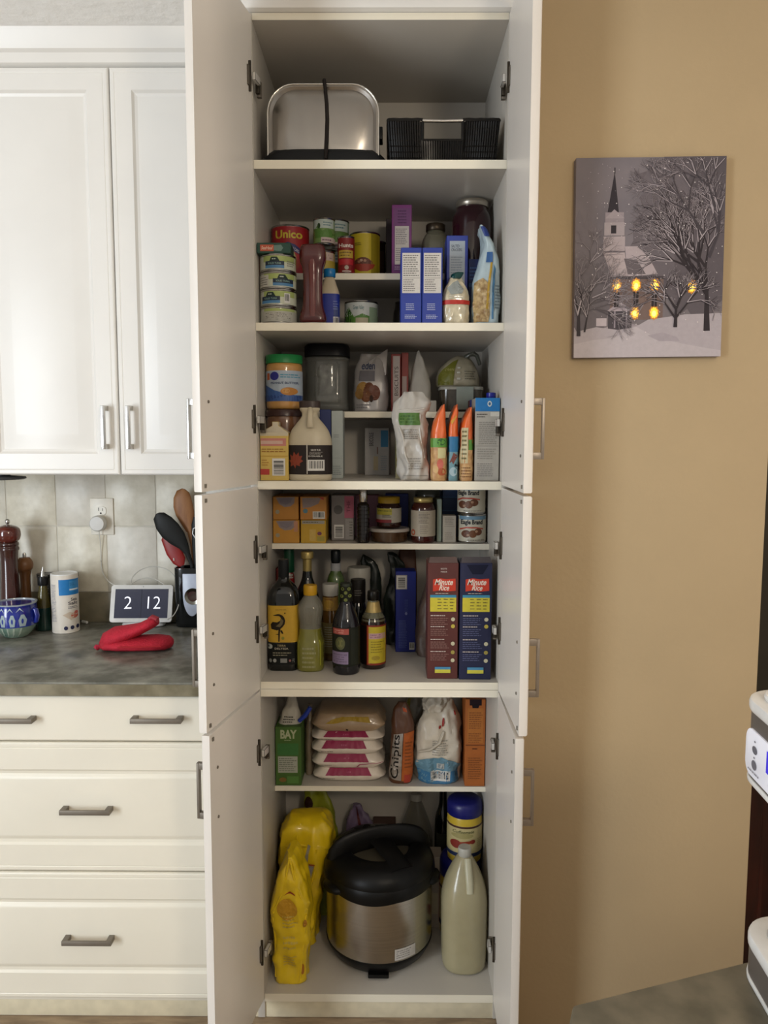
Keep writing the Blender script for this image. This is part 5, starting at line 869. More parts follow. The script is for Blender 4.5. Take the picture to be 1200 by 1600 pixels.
bag('purple_pouch', 'crumpled purple and silver pouch behind the pressure cooker', 'bag', (538, 586, 1262), Z6, 0.05, [('bag_body', foil('#6f5f78', 0.25), [(0, 0.9, 1), (0.04, 1, 1), (0.6, 1, 1), (0.84, 0.9, 0.6, -0.05), (0.93, 0.4, 0.3, -0.05), (1, 0.15, 0.1, -0.1)], {'e': 2.8, 'amp': 0.009, 'freq': 30, 'dz': 0.01, 'els': [('p', [(0.35, 0.98), (0.45, 0.98), (0.62, 0.82), (0.52, 0.8)], '#5a1a20')]})], Y=0.352)
carton('brown_box', 'low brown box top just visible behind the cooker lid', 'box', (583, 618, 1288), Z6, 0.05, '#4a2a1a', [('e', 0.3, 0.94, 0.12, 0.02, '#a89a8c'), ('e', 0.65, 0.95, 0.12, 0.02, '#a89a8c')], Y=0.378)
bottle('clear_jug', 'clear plastic jug with white cap at the back of the bottom', 'jug', (622, 676, 1236), Z6, [
    ('jug_body', clearp('#6f6c60', 0.45), [(0, 0.95), (0.02, 1), (0.6, 1), (0.75, 0.8), (0.9, 0.4), (0.94, 0.3)], {}), ('cap', plas('#b5b2a8'), [(0.94, 0.3), (0.95, 0.32), (1, 0.32)], {'smooth': 0})], Y=0.352, dr=0.68)
bottle('dark_wine_bottle', 'black glass bottle at the back left of the blue-lidded tub', 'bottle', (678, 704, 1180), Z6, [('bottle_body', blkg, [(0, 0.95), (0.02, 1), (0.68, 1), (0.74, 0.9), (0.80, 0.55), (0.86, 0.45), (1, 0.45)], {'els': [('r', 0.1, 0.3, 0.9, 0.62, '#2a2a22')]})], Y=0.335, h=0.415)
def parm(label, zb, Y, pxs, yt, els):
    cx, y, w, h = put(pxs[0], pxs[1], yt, zb, Y, rnd=True)
    return lofted('powder_tub', label, 'tub', (cx, Y+w/2, zb+0.0004), w, w, h, [
        ('tub', plas('#d8b83a', 0.3), [(0, 0.92), (0.02, 0.98), (0.72, 0.98), (0.76, 0.94)], {'smooth': 1}),
        ('lid', plas('#1a1d6c', 0.35), [(0.76, 0.97), (0.77, 1.0), (0.92, 1.0), (0.97, 0.94), (1, 0.8)], {'smooth': 0}),
        ('label', ink('#cdbd86'), [(0.12, 1.0), (0.64, 1.0)], {'smooth': 0, 'els': els})], group='stacked yellow tubs'), h
pe = [('r', 0, 0.94, 1, 1, '#4a2a20'), ('t', 'Coffeemate', 0.14, 0.78, 0.72, 0.88, '#6a6a3a', {'shear': 0.2}), ('e', 0.4, 0.70, 0.3, 0.09, '#b0a468'), ('e', 0.22, 0.42, 0.14, 0.14, '#8f2e22'), ('p', [(0.3, 0.5), (0.66, 0.56), (0.66, 0.46), (0.34, 0.42)], '#a03a24'), ('e', 0.68, 0.51, 0.07, 0.07, '#8a2a20'), ('r', 0, 0.02, 1, 0.14, '#1c2a52'), ('l', 0.8, 0.3, 0.95, 0.6, 5, '#a89a68')]
o, hh = parm('lower yellow tub with navy lid, mostly behind the vinegar jug', Z6, 0.205, (693, 757, 1333), 1333, pe)
carton('cereal_box', 'white box with red edge between cooker and vinegar jug', 'box', (672, 690, 1340), Z6, 0.06, '#b5a898', [('r', 0.75, 0.1, 1, 0.8, '#8a2a1c'), ('r', 0.1, 0.2, 0.7, 0.5, '#c4b89c')], Y=0.272)
parm('upper yellow tub with navy lid and red scoop picture', Z6+hh+0.001, 0.2, (701, 756, 1246), 1246, pe)
# vinegar jug
hz_ = at(731, 1318, 0.11).z-Z6
o = bottle('vinegar_jug', 'translucent vinegar jug with white cap at the front right', 'jug', (695.5, 766.5, 1330), Z6, [
    ('jug_body', mat('#b8ae8a', 0.25, var=0.03, trans=0.3, coat=0.3), [(0, 0.80), (0.01, 0.92), (0.05, 0.98), (0.5, 1.0), (0.62, 1.0), (0.75, 0.86), (0.88, 0.56), (0.95, 0.36), (0.97, 0.26), (0.98, 0.25)], {'e': 2.5}),
    ('cap', plas('#c2beb2', 0.4), [(0.965, 0.265), (0.97, 0.285), (1.03, 0.285), (1.04, 0.26)], {'smooth': 0, 'n': 26})], yb=1528)
child_sweep(o, 'jug_handle', [((0.006, -0.020, hz_*0.88), 0.009, 0.005), ((0.007, -0.034, hz_*0.82), 0.010, 0.006), ((0.009, -0.047, hz_*0.74), 0.010, 0.006), ((0.010, -0.056, hz_*0.66), 0.009, 0.004)], mat('#bdb89c', 0.3, trans=0.1), 10, (0, 1, 0))
# ---------------------------------------------------------------- pressure cooker
cx, y, w, h = put(511, 674, 1404, Z6, yb=1534, rnd=True)
R = w/2; yc = y+R
hb = at(592, 1412, yc-R).z-Z6; ht = at(592, 1302, yc).z-Z6
o = thing('pressure_cooker', 'round stainless electric pressure cooker with black lid and base', 'cooker', (cx, yc, Z6+0.0005), 0)
bst = mat('#b9b4aa', 0.24, 1.0, var=0.06, vs=4, stretch=(1, 1, 90), aniso=0.7)
bk = mat('#0b0b0b', 0.38, var=0.05)
g = G(); g.lathe([(R*0.97, 0.046), (R, 0.048), (R, hb), (R*0.97, hb+0.002)], bst, 72); g.build('steel_body', o)
g = G(); g.lathe([(R*0.74, 0.004), (R*0.84, 0.006), (R*0.92, 0.018), (R*0.985, 0.036), (R*1.01, 0.046), (R*1.01, 0.049), (R*0.99, 0.050)], bk, 64); g.build('base_ring', o)
for a in range(4):
    g = G(); an = PI/4+a*PI/2; g.lathe([(0.012, 0), (0.013, 0.004), (0.013, 0.008)], bk, 12, (math.cos(an)*R*0.72, math.sin(an)*R*0.72)); g.build('foot', o)
g = G(); g.box(-0.028, 0.028, -R*0.93-0.008, -R*0.93+0.01, 0.006, 0.016, bk); g.build('front_tab', o, 0.002)
# rim ring with scalloped lower edge
n = 96; vs, fs = [], []
prof = [(1.0, -0.004), (1.045, 0.0), (1.06, 0.012), (1.05, 0.030), (1.0, 0.040), (0.9, 0.044)]
for i in range(n):
    a = 2*PI*i/n; sc = 0.006*max(0, math.sin(3*a+0.6))
    for k, (rf, z) in enumerate(prof): vs.append((R*rf*math.cos(a), R*rf*math.sin(a), hb+z-(sc if k < 2 else 0)))
for i in range(n):
    j = (i+1) % n
    for k in range(len(prof)-1): fs.append((i*6+k, j*6+k, j*6+k+1, i*6+k+1))
g = G(); g.add(vs, fs, bk); g.build('rim_ring', o)
zl = hb+0.038
g = G(); g.lathe([(R*1.03, zl-0.012), (R*1.045, zl), (R*1.0, zl+0.016), (R*0.95, zl+0.026), (R*0.84, zl+0.038), (R*0.70, zl+0.045), (R*0.60, zl+0.044), (R*0.56, zl+0.038), (R*0.55, zl+0.024)], bk, 72); g.build('lid', o)
g = G(); g.lathe([(R*0.76, zl+0.016), (R*0.73, zl+0.024), (R*0.5, zl+0.034), (R*0.2, zl+0.038), (0.001, zl+0.039)], mat('#6f6858', 0.4, 0.7, var=0.1, vs=6), 48); g.build('lid_steel_plate', o)
hp = []
for t in [i/14 for i in range(15)]:
    a = PI*t; d = Vector((math.cos(0.30), math.sin(0.30), 0))*(R*0.78*math.cos(a))
    hp.append(((d.x, d.y-0.005, zl+0.022+math.sin(a)**0.7*(ht-zl-0.028)), 0.032+0.004*abs(math.cos(a))**2, 0.009+0.005*abs(math.cos(a))))
child_sweep(o, 'lid_handle', hp, bk, 18, (0.295, -0.955, 0.0001))
for an, ln in ((2.0, 0.5), (-1.05, 0.55)):
    c_, s_ = math.cos(an), math.sin(an)
    zt_ = ht-0.012 if ln > 0.45 else zl+0.05
    child_sweep(o, 'lid_rib', [((c_*R*0.02, s_*R*0.02, zt_), 0.034, 0.008), ((c_*R*0.30, s_*R*0.30, zt_-0.012), 0.030, 0.010), ((c_*R*0.58, s_*R*0.58, zl+0.046), 0.028, 0.011), ((c_*R*0.84, s_*R*0.84, zl+0.030), 0.040, 0.010)], bk, 16)
for s in (-1, 1):
    an = PI+0.62 if s < 0 else -0.25
    c_, s_ = math.cos(an), math.sin(an)
    child_sweep(o, 'side_handle', [((c_*R*0.95, s_*R*0.95, hb+0.010), 0.042, 0.014), ((c_*R*1.08, s_*R*1.08, hb+0.010), 0.036, 0.013), ((c_*R*1.15, s_*R*1.15, hb+0.010), 0.020, 0.008)], bk, 18)
g = G(); g.lathe([(0.014, 0), (0.014, 0.016), (0.010, 0.020), (0.0, 0.020)], bk, 20); q = g.build('steam_valve', o); q.location = (-R*0.25, R*0.5, zl+0.038)
an0 = math.asin(min(0.95, (at(633, 1495, yc-R*0.8).x-cx)/R))
L = Loft([(0.036, R+0.0004, R+0.0004), (hb, R+0.0004, R+0.0004)], 2, 0, nseg=72)
prints(o, L, [('r', 0.645, 0.10, 0.83, 0.27, mat('#c9c6c2', 0.35, 0.3)), ('l', 0.66, 0.12, 0.81, 0.25, 4, '#9a9894')], 'sticker')
# ================================================================ left counter
TONE[0] = 1.0
ZT = 0.9105
def free(name, label, cat, px, parts, yb=None, Y=None, dr=1.0, rz=0, h=None, z0=ZT):
    cx, y, w, hh = put(px[0], px[1], px[2], z0, Y, yb, rnd=True, lo=None); d = w*dr
    return lofted(name, label, cat, (cx, y+d/2, z0), w, d, h or hh, parts, None, rz), w, hh
wdk = mat('#3a1711', 0.2, var=0.25, vs=20, stretch=(1, 1, 0.15), coat=0.6)
o, w, h = free('pepper_mill', 'tall dark wooden pepper mill behind the blue mug', 'pepper mill', (1, 36, 820), [
    ('mill_body', wdk, [(0, 0.95), (0.06, 1.0), (0.12, 0.95), (0.35, 0.78), (0.60, 0.70), (0.70, 0.72), (0.76, 0.80)], {}),
    ('mill_collar', wdk, [(0.76, 0.86), (0.78, 0.88), (0.79, 0.80), (0.80, 0.80), (0.81, 0.86), (0.83, 0.84), (0.84, 0.72)], {'smooth': 1}),
    ('mill_head', mat('#5a2218', 0.15, var=0.25, vs=20, coat=0.8), [(0.84, 0.76), (0.86, 0.96), (0.91, 1.06), (0.96, 0.98), (0.985, 0.75), (1.0, 0.3)], {}),
    ('knob', CHROME, [(1.0, 0.16), (1.01, 0.12), (1.02, 0.2), (1.045, 0.2), (1.055, 0.1)], {'smooth': 0})], Y=0.452)
free('salt_mill', 'shorter light wooden mill between the dark mill and the oil bottle', 'pepper mill', (30, 54, 871), [
    ('mill_body', mat('#6a4526', 0.35, var=0.2, vs=20, stretch=(1, 1, 0.2)), [(0, 0.95), (0.1, 0.95), (0.4, 0.65), (0.7, 0.60), (0.80, 0.75)], {}),
    ('mill_head', mat('#7a5230', 0.35, var=0.2, vs=20), [(0.80, 0.7), (0.84, 1.0), (0.93, 1.04), (1.0, 0.6)], {}),
    ('knob', CHROME, [(1.0, 0.2), (1.04, 0.25), (1.07, 0.15)], {'smooth': 0})], Y=0.522)
for x0, x1, yt, lb in ((61, 89, 876, 'dark-rimmed tumbler behind the oil bottle, left one'), (90, 124, 877, 'dark-rimmed glass tumbler behind the white salt shaker, right one')):
    free('tumbler', lb, 'glass', (x0, x1, yt), [
        ('glass', mat('#5d5a55', 0.12, trans=0.5, var=0.05), [(0, 0.68), (0.02, 0.72), (0.93, 0.95)], {'smooth': 0, 'els': [('l', 0.2, 0.7, 0.8, 0.88, 3, '#b8a890')]}),
        ('rim', mat('#1c1a18', 0.3), [(0.93, 0.98), (0.99, 1.0), (1.0, 0.96)], {'smooth': 0})], Y=0.505, h=0.168)
o, w, h = free('oil_dispenser', 'cone-shaped amber and green glass bottle with black pourer', 'bottle', (56, 83, 900), [
    ('liquid', mat('#16302a', 0.15, var=0.2, coat=0.6), [(0, 0.95), (0.02, 1.0), (0.42, 0.84)], {'smooth': 0}),
    ('glass', mat('#6a5f1e', 0.08, trans=0.6, var=0.1, coat=0.6), [(0.42, 0.84), (0.75, 0.50), (0.84, 0.40)], {'smooth': 0}),
    ('pourer_cap', plas('#151515'), [(0.83, 0.54), (0.845, 0.58), (0.97, 0.58), (1.0, 0.52)], {'smooth': 0})], Y=0.452)
child_sweep(o, 'spout', [((0, 0, h), 0.008, 0.008), ((0.001, -0.002, h+0.015), 0.005, 0.005), ((0.004, -0.004, h+0.030), 0.002, 0.002)], CHROME, 10, (0, 1, 0))
salt = [('r', 0.25, 0.66, 0.97, 0.93, '#1b76b8'), ('r', 0.62, 0.72, 0.95, 0.9, '#3a8ac4'), ('t', 'SEL', 0.64, 0.82, 0.82, 0.87, '#2a6ca0'), ('r', 0.62, 0.74, 0.93, 0.765, '#d8e2e8'), ('t', 'Sea', 0.66, 0.555, 0.88, 0.61, '#2a2a3a'), ('t', 'Salt', 0.56, 0.49, 0.90, 0.545, '#2a2a3a'), ('l', 0.55, 0.42, 0.92, 0.47, 2, '#6a6a74'), ('p', [(0.35, 0.32), (0.6, 0.37), (0.9, 0.32), (0.66, 0.22)], '#cbb9a4'), ('e', 0.78, 0.30, 0.13, 0.045, '#c25a44'), ('e', 0.84, 0.35, 0.07, 0.03, '#c8685a'),
    ('e', 0.45, 0.09, 0.07, 0.035, '#25284a'), ('e', 0.68, 0.095, 0.07, 0.035, '#25284a'), ('e', 0.88, 0.10, 0.06, 0.035, '#25284a'), ('l', 0.03, 0.2, 0.16, 0.85, 26, '#9a98a0')]
free('salt_shaker', 'white cardboard sea salt canister with a blue panel', 'canister', (83, 123, 895), [
    ('canister', card('#ddd6ca'), [(0, 1.0), (0.985, 1.0)], {'smooth': 0, 'els': salt}), ('lid', plas('#e4e4e2', 0.4), [(0.985, 0.99), (1.0, 0.99), (1.002, 0.92), (0.99, 0.9)], {'smooth': 0})], Y=0.424, rz=0.5)
mug = mat('#15237c', 0.18, var=0, col2='#22349c', vs=18, coat=0.8)
o, w, h = free('ceramic_mug', 'blue and green glazed ceramic mug at the left edge of the counter', 'mug', (-6, 57, 940), [
    ('lower_glaze', mat('#54776c', 0.2, var=0, col2='#8a9c8a', vs=26, coat=0.7), [(0, 0.55), (0.03, 0.62), (0.2, 0.86), (0.34, 0.95)], {'els': [('p', [(x_, 0.1), (x_+0.03, 0.4), (x_+0.05, 0.95), (x_+0.09, 0.95), (x_+0.07, 0.4)], '#a8b4a4') for x_ in (0.15, 0.3, 0.45, 0.6, 0.75)]}),
    ('upper_glaze', mug, [(0.34, 0.95), (0.5, 1.0), (0.75, 1.0), (0.9, 0.96), (0.97, 0.98)], {'els': [('p', [(x_-0.05, 0.05), (x_-0.07, 0.35), (x_-0.02, 0.6), (x_+0.03, 0.6), (x_+0.07, 0.35), (x_+0.05, 0.05)], '#9fb0b4') for x_ in (0.2, 0.42, 0.64, 0.84)]+[('e', x_, 0.3, 0.02, 0.12, '#2a3a90') for x_ in (0.2, 0.42, 0.64, 0.84)]+[('p', [(x_, 0.7), (x_+0.08, 0.92), (x_+0.15, 0.7), (x_+0.08, 0.84)], '#b8c8d0') for x_ in (0.12, 0.32, 0.52, 0.72)]}),
    ('rim', mat('#a9b2b8', 0.2, coat=0.7), [(0.96, 0.98), (1.0, 1.0), (1.0, 0.9), (0.9, 0.86), (0.5, 0.85)], {'smooth': 0})], yb=1001)
child_sweep(o, 'mug_handle', [((w*0.46, -0.005, h*0.80), 0.007, 0.009), ((w*0.54, -0.01, h*0.78), 0.007, 0.009), ((w*0.57, -0.01, h*0.62), 0.007, 0.008), ((w*0.54, -0.008, h*0.46), 0.007, 0.008), ((w*0.46, -0.004, h*0.42), 0.006, 0.007)], mug, 12, (0, 1, 0))
bottle_ = free('white_canister', 'white enamel canister cut off by the left picture edge', 'canister', (-26, 9, 846), [('canister', mat('#c9cccc', 0.25, coat=0.5), [(0, 0.95), (0.02, 1), (0.92, 1)], {'smooth': 0}), ('lid', mat('#b8bcbe', 0.25, 0.4), [(0.92, 1.03), (0.96, 1.03), (1.0, 0.9)], {'smooth': 0})], Y=0.498)
# puck light under the cabinet
p = at(5, 750, 0.33)
o = thing('under_cabinet_fixture', 'thin dark fixture under the wall cabinet at the left picture edge', 'light', (p.x, 0.33, 1.4045))
g = G(); g.lathe([(0.02, 0), (0.02, -0.004), (0.060, -0.008), (0.062, -0.013), (0.055, -0.016)], mat('#4a4c4e', 0.35, 0.4), 40); g.build('puck', o)
# outlet
yW = 0.5865
c = at(160, 807, yW); wv = at(178, 807, yW).x-at(142, 807, yW).x; hv = at(160, 779, yW).z-at(160, 836, yW).z
o = thing('wall_outlet', 'white wall outlet plate on the tiles with one visible socket', 'outlet', (c.x, yW-0.0002, c.z))
iv = mat('#e4dfd2', 0.35)
g = G(); g.box(-wv/2, wv/2, -0.005, 0, -hv/2, hv/2, iv); g.build('cover_plate', o, 0.002)
L = Loft([(0, 0.0172, 0.0145), (0.003, 0.0172, 0.0145)], 2.6, 0)
for zz in (0.019, -0.019):
    g = G(); L.add(g, iv); q = g.build('socket', o); q.rotation_euler = (PI/2, 0, 0); q.location = (-0.002, -0.0045, zz)
    prints(q, Plane(0.034, 0.029, 0, 0, -0.0145, fn=lambda p: (p[0], p[2], 0.003-p[1])), [('r', 0.28, 0.5, 0.34, 0.85, '#3a3630'), ('r', 0.66, 0.5, 0.71, 0.78, '#3a3630'), ('e', 0.5, 0.24, 0.09, 0.10, '#2a2622')], 'slots')
c2 = at(158, 817, yW)
o = thing('power_adapter', 'round light grey power adapter plugged into the lower socket', 'adapter', (c2.x, yW-0.0095, c2.z+0.001))
g = G(); g.T = Matrix.Rotation(PI/2, 4, 'X'); g.lathe([(0.010, 0), (0.022, 0.002), (0.0255, 0.008), (0.0255, 0.022), (0.022, 0.028), (0.0, 0.029)], plas('#cfcdc8', 0.4), 40); g.build('plug_body', o)
p0 = Vector((c2.x, yW-0.02, c2.z-0.024)); zt = ZT+0.002
pts = [p0] + [at(px, py, yW-dy) for px, py, dy in ((158, 860, 0.004), (158, 885, 0.004), (162, 900, 0.005), (172, 911, 0.03), (186, 918, 0.05), (198, 925, 0.06))]
g = G(); g.tube(chaikin([tuple(p) for p in pts], 2), 0.0014, plas('#c9c7c0'), 6); q = g.build('cord', o); q.matrix_parent_inverse = Matrix.Translation(-o.location)
q0 = [at(px, py, y) for px, py, y in ((204, 912, 0.50), (207, 900, 0.51), (222, 888, 0.53), (243, 884, 0.54), (264, 890, 0.54), (276, 905, 0.53), (281, 925, 0.52), (280, 945, 0.51), (272, 962, 0.49), (262, 968, 0.47))]
g = G(); g.tube(chaikin([tuple(p) for p in q0], 2), 0.0015, plas('#c4c2ba'), 6)
q1 = [at(px, py, y) for px, py, y in ((205, 913, 0.49), (215, 906, 0.51), (230, 902, 0.52), (246, 906, 0.52), (256, 913, 0.50))]
g.tube(chaikin([tuple(p) for p in q1], 2), 0.0014, plas('#c4c2ba'), 6)
tag(g.build('cord_loop'), 'looped white cord arching above and behind the smart display', 'cord')
# smart display
y = 0.495; zlow = at(221, 973, y).z-ZT-0.001
a, b = at(170.5, 970, y), at(267, 972, y); t1 = at(179, 912, y+0.035); t2 = at(272, 913, y+0.035)
wd_ = b.x-a.x; hd_ = 0.125
hh = (t1.z-ZT-zlow)
o = thing('smart_display', 'white-framed smart display showing 2 12 on a dark screen', 'display', ((a.x+b.x)/2, y+0.006, ZT+0.0005), 0.03)
ln = math.hypot(hh-0.006, 0.035)
g = G(); fr = mat('#d9d8d4', 0.4)
TM = Matrix.Translation((0, 0, zlow)) @ Matrix.Rotation(-math.atan2(0.035, hh-0.006), 4, 'X')
def rr2(w, h, r, n=6):
    P_ = []
    for cx_, cz_, a0 in ((w/2-r, r, -PI/2), (w/2-r, h-r, 0), (-w/2+r, h-r, PI/2), (-w/2+r, r, PI)):
        for i in range(n+1): P_.append((cx_+r*math.cos(a0+PI/2*i/n), cz_+r*math.sin(a0+PI/2*i/n)))
    return P_
g.T = TM; g.prism(rr2(wd_, ln, 0.009), -0.005, 0.005, fr); g.build('frame', o, 0.001)
scr = mat('#2a2c3c', 0.15, emit=0.35, var=0)
fnT = lambda p: tuple(TM @ Vector(p))
prints(o, Plane(wd_*0.86, ln*0.78, -0.005, 0, ln*0.11, fn=fnT), [('r', 0, 0, 1, 1, scr)], 'screen')
wt = mat('#e4e6ee', 0.4, emit=0.75, var=0)
prints(o, Plane(wd_*0.86, ln*0.78, -0.0056, 0, ln*0.11, fn=fnT), [('t', '2', 0.18, 0.32, 0.32, 0.74, wt, {'bold': -0.012}), ('t', '12', 0.62, 0.32, 0.86, 0.74, wt, {'bold': -0.012}), ('r', 0.497, 0.0, 0.503, 1, mat('#1c1d2a', 0.3, var=0))], 'clock_digits')
prints(o, Plane(wd_, ln, -0.005, fn=fnT), [('e', 0.52, 0.95, 0.008, 0.012, '#77777c')], 'camera_dot')
g = G(); L = Loft([(0, wd_*0.34, 0.028, 0, 0.036), (0.004, wd_*0.36, 0.030, 0, 0.036), (0.05, wd_*0.20, 0.014, 0, 0.030), (0.07, wd_*0.12, 0.008, 0, 0.028)], 2.4, 1); L.add(g, fr); g.build('stand', o)
p = at(131, 970, 0.42)
g = G(); g.tube([on(118, 966, ZT+0.004), on(125, 969, ZT+0.006), on(131, 972, ZT+0.006)], 0.002, plas('#3a3a3a'), 6); g.tube([on(129, 971, ZT+0.006), on(136, 972.5, ZT+0.006)], 0.0045, plas('#d8d8d4'), 8)
tag(g.build('cable_end'), 'small cable with white plug end lying right of the salt canister', 'cable')
# oven mitt: one folded pad, thumb lobe raised
red = mat('#b81f33', 0.8, var=0.08, vs=60, bump=0.6, bs=180)
pm = on(205, 1022, ZT)
o = thing('oven_mitt', 'folded red quilted oven mitt lying on the counter before the display', 'oven mitt', (pm.x, pm.y+0.05, ZT+0.0005), 0)
sx = (at(262, 1010, pm.y+0.05).x-at(150, 1010, pm.y+0.05).x)/2
g = G()
g.sweep([((-sx, -0.012, 0.010), 0.006, 0.006), ((-sx*0.86, -0.01, 0.014), 0.034, 0.013), ((-sx*0.5, -0.005, 0.018), 0.054, 0.018), ((0, 0, 0.018), 0.060, 0.018), ((sx*0.5, 0.003, 0.019), 0.058, 0.019), ((sx*0.82, 0.004, 0.018), 0.044, 0.018), ((sx*0.96, 0.004, 0.017), 0.022, 0.012), ((sx, 0.004, 0.017), 0.006, 0.004)], red, 28)
q = g.build('lower_pad', o, 0, 1.2)
g = G()
g.sweep([((-sx*0.97, -0.01, 0.012), 0.012, 0.008), ((-sx*0.84, 0.0, 0.026), 0.046, 0.020), ((-sx*0.60, 0.006, 0.036), 0.058, 0.026), ((-sx*0.25, 0.004, 0.046), 0.052, 0.022), ((sx*0.12, -0.002, 0.060), 0.042, 0.016), ((sx*0.42, -0.006, 0.076), 0.036, 0.015), ((sx*0.56, -0.006, 0.083), 0.026, 0.013), ((sx*0.61, -0.006, 0.086), 0.008, 0.006)], red, 28)
g.build('upper_fold', o, 0, 1.2)
g = G(); g.sweep([((sx*0.38, -0.01, 0.088), 0.006, 0.005), ((sx*0.48, -0.012, 0.096), 0.012, 0.006), ((sx*0.61, -0.012, 0.090), 0.012, 0.007), ((sx*0.64, -0.012, 0.080), 0.006, 0.004)], mat('#a83a44', 0.8), 12); g.build('binding', o)
g = G(); g.sweep([((-sx*0.9, -0.034, 0.013), 0.004, 0.003), ((-sx*0.3, -0.056, 0.020), 0.004, 0.003), ((sx*0.3, -0.060, 0.022), 0.004, 0.003), ((sx*0.8, -0.046, 0.020), 0.004, 0.003)], mat('#a51824', 0.8), 8); g.build('seam', o)
child_sweep(o, 'hanging_loop', [((-sx*0.98, -0.018, 0.010), 0.004, 0.007), ((-sx*1.06, -0.022, 0.010), 0.009, 0.009), ((-sx*1.08, -0.022, 0.008), 0.005, 0.006)], mat('#b8304a', 0.7), 12)
# utensil crock
cx, y, w, h = put(279, 326, 884, ZT, yb=980, rnd=True, lo=None)
o = thing('utensil_crock', 'black utensil holder with a white-edged badge, half behind the pantry door', 'holder', (cx, 0.505+w*0.36, ZT+0.0002))
bkc = mat('#0f1213', 0.18, coat=0.6)
g = G(); L = Loft([(0, w*0.47, w*0.33), (0.004, w*0.49, w*0.35), (h, w*0.5, w*0.36), (h, w*0.46, w*0.32), (0.02, w*0.44, w*0.30)], 4, 0, nseg=48); L.add(g, bkc); g.build('crock_body', o)
bz = at(300, 930, y).z-ZT; bt = at(300, 896, y).z-ZT; bb = at(308, 962, y).z-ZT; bl = at(287, 930, y).x-cx
P_ = [(bl, bt), (bl+0.055, bt)]+[(bl+0.055-0.0275+0.0275*math.cos(t), bz-0.0+(bz-bb)*math.sin(t)) for t in [-i*PI/14 for i in range(15)]]
g = G(); g.prism(P_, -w*0.36-0.004, -w*0.36+0.002, mat('#b9c0d0', 0.3)); g.build('badge', o, 0.0015)
g = G(); g.T = Matrix.Translation((bl+0.032, -w*0.36-0.0045, bz-0.002)) @ Matrix.Rotation(PI/2, 4, 'X'); g.lathe([(0.0265, 0), (0.026, 0.002), (0.022, 0.001), (0.0, -0.003)], mat('#8d8a80', 0.15, 1.0, var=0), 40); g.build('badge_disc', o)
gc = Vector((cx, 0.505+w*0.36, ZT+0.02))
def utensil(name, label, base, pts, m, cat='utensil', more=()):
    o = thing(name, label, cat, tuple(gc+Vector(base)))
    for pn, path, mm, up in [(pts[0], pts[1], m, (0, 1, 0))]+list(more):
        g = G(); g.sweep([((p - (gc+Vector(base))), a_, b_) for p, a_, b_ in path], mm, 18, up); g.build(pn, o, 0, 0.9)
    return o
yy = 0.505+w*0.36-0.004
wood = mat('#9a6a40', 0.5, var=0, col2='#855630', vs=12, stretch=(6, 6, 1))
B0 = Vector((0.012, 0.010, 0))
utensil('wooden_spoon', 'large wooden spoon standing highest in the utensil holder', tuple(B0), ('spoon_bowl', [(at(287, 764, yy), 0.006, 0.004), (at(286, 768, yy), 0.020, 0.006), (at(285, 778, yy-0.002), 0.028, 0.007), (at(286, 790, yy-0.003), 0.031, 0.007), (at(289, 802, yy-0.002), 0.030, 0.007), (at(293, 816, yy), 0.022, 0.007), (at(297, 830, yy), 0.012, 0.006)]), wood,
    more=[('spoon_handle', [(at(297, 828, yy), 0.011, 0.006), (at(301, 850, yy), 0.008, 0.006), (at(304, 880, yy), 0.007, 0.006), (gc+B0, 0.006, 0.006)], wood, (0, 1, 0))])
B1 = Vector((-0.002, -0.014, 0))
bn = mat('#1d1e1d', 0.5, var=0.1)
utensil('black_spoon', 'black nylon spoon leaning left out of the utensil holder', tuple(B1), ('spoon_bowl', [(at(246, 802, yy-0.03), 0.006, 0.004), (at(248, 806, yy-0.03), 0.020, 0.006), (at(256, 817, yy-0.03), 0.031, 0.008), (at(266, 829, yy-0.028), 0.034, 0.008), (at(277, 841, yy-0.025), 0.029, 0.008), (at(287, 853, yy-0.022), 0.017, 0.007), (at(293, 864, yy-0.02), 0.009, 0.006)]), bn,
    more=[('spoon_handle', [(at(292, 862, yy-0.02), 0.009, 0.006), (at(300, 884, yy-0.016), 0.006, 0.005), (gc+B1, 0.005, 0.005)], bn, (0, 1, 0))])
B2 = Vector((-0.014, 0.016, 0))
sp = mat('#8e1a16', 0.4, var=0.05)
utensil('red_spatula', 'dark red silicone spatula behind the black spoon', tuple(B2), ('spatula_blade', [(at(262, 832, yy+0.01), 0.012, 0.004), (at(264, 840, yy+0.01), 0.026, 0.005), (at(272, 862, yy+0.01), 0.026, 0.005), (at(280, 876, yy+0.01), 0.022, 0.005), (at(284, 884, yy+0.01), 0.010, 0.004)]), sp,
    more=[('spatula_handle', [(at(284, 880, yy+0.01), 0.006, 0.004), (gc+B2, 0.005, 0.004)], mat('#3a3a3c', 0.4), (0, 1, 0)), ('hang_hole', [(at(271.5, 872, yy+0.0045), 0.002, 0.002), (at(272, 876, yy+0.0045), 0.002, 0.002)], mat('#d8d0c8', 0.4), (0, 1, 0))])
B3 = Vector((0.024, -0.002, 0))
utensil('dark_utensil', 'dark utensil with a light loop close to the pantry door edge', tuple(B3), ('utensil_head', [(at(305, 808, yy-0.014), 0.006, 0.004), (at(305, 820, yy-0.014), 0.012, 0.005), (at(305, 850, yy-0.014), 0.010, 0.005), (gc+B3, 0.005, 0.005)]), bn,
    more=[('loop', [(at(309, 823, yy-0.024), 0.0018, 0.0018), (at(302, 826, yy-0.024), 0.0018, 0.0018), (at(301, 834, yy-0.024), 0.0018, 0.0018), (at(306, 842, yy-0.024), 0.0018, 0.0018)], mat('#c9c9c8', 0.3, 0.8), (0, 1, 0))])
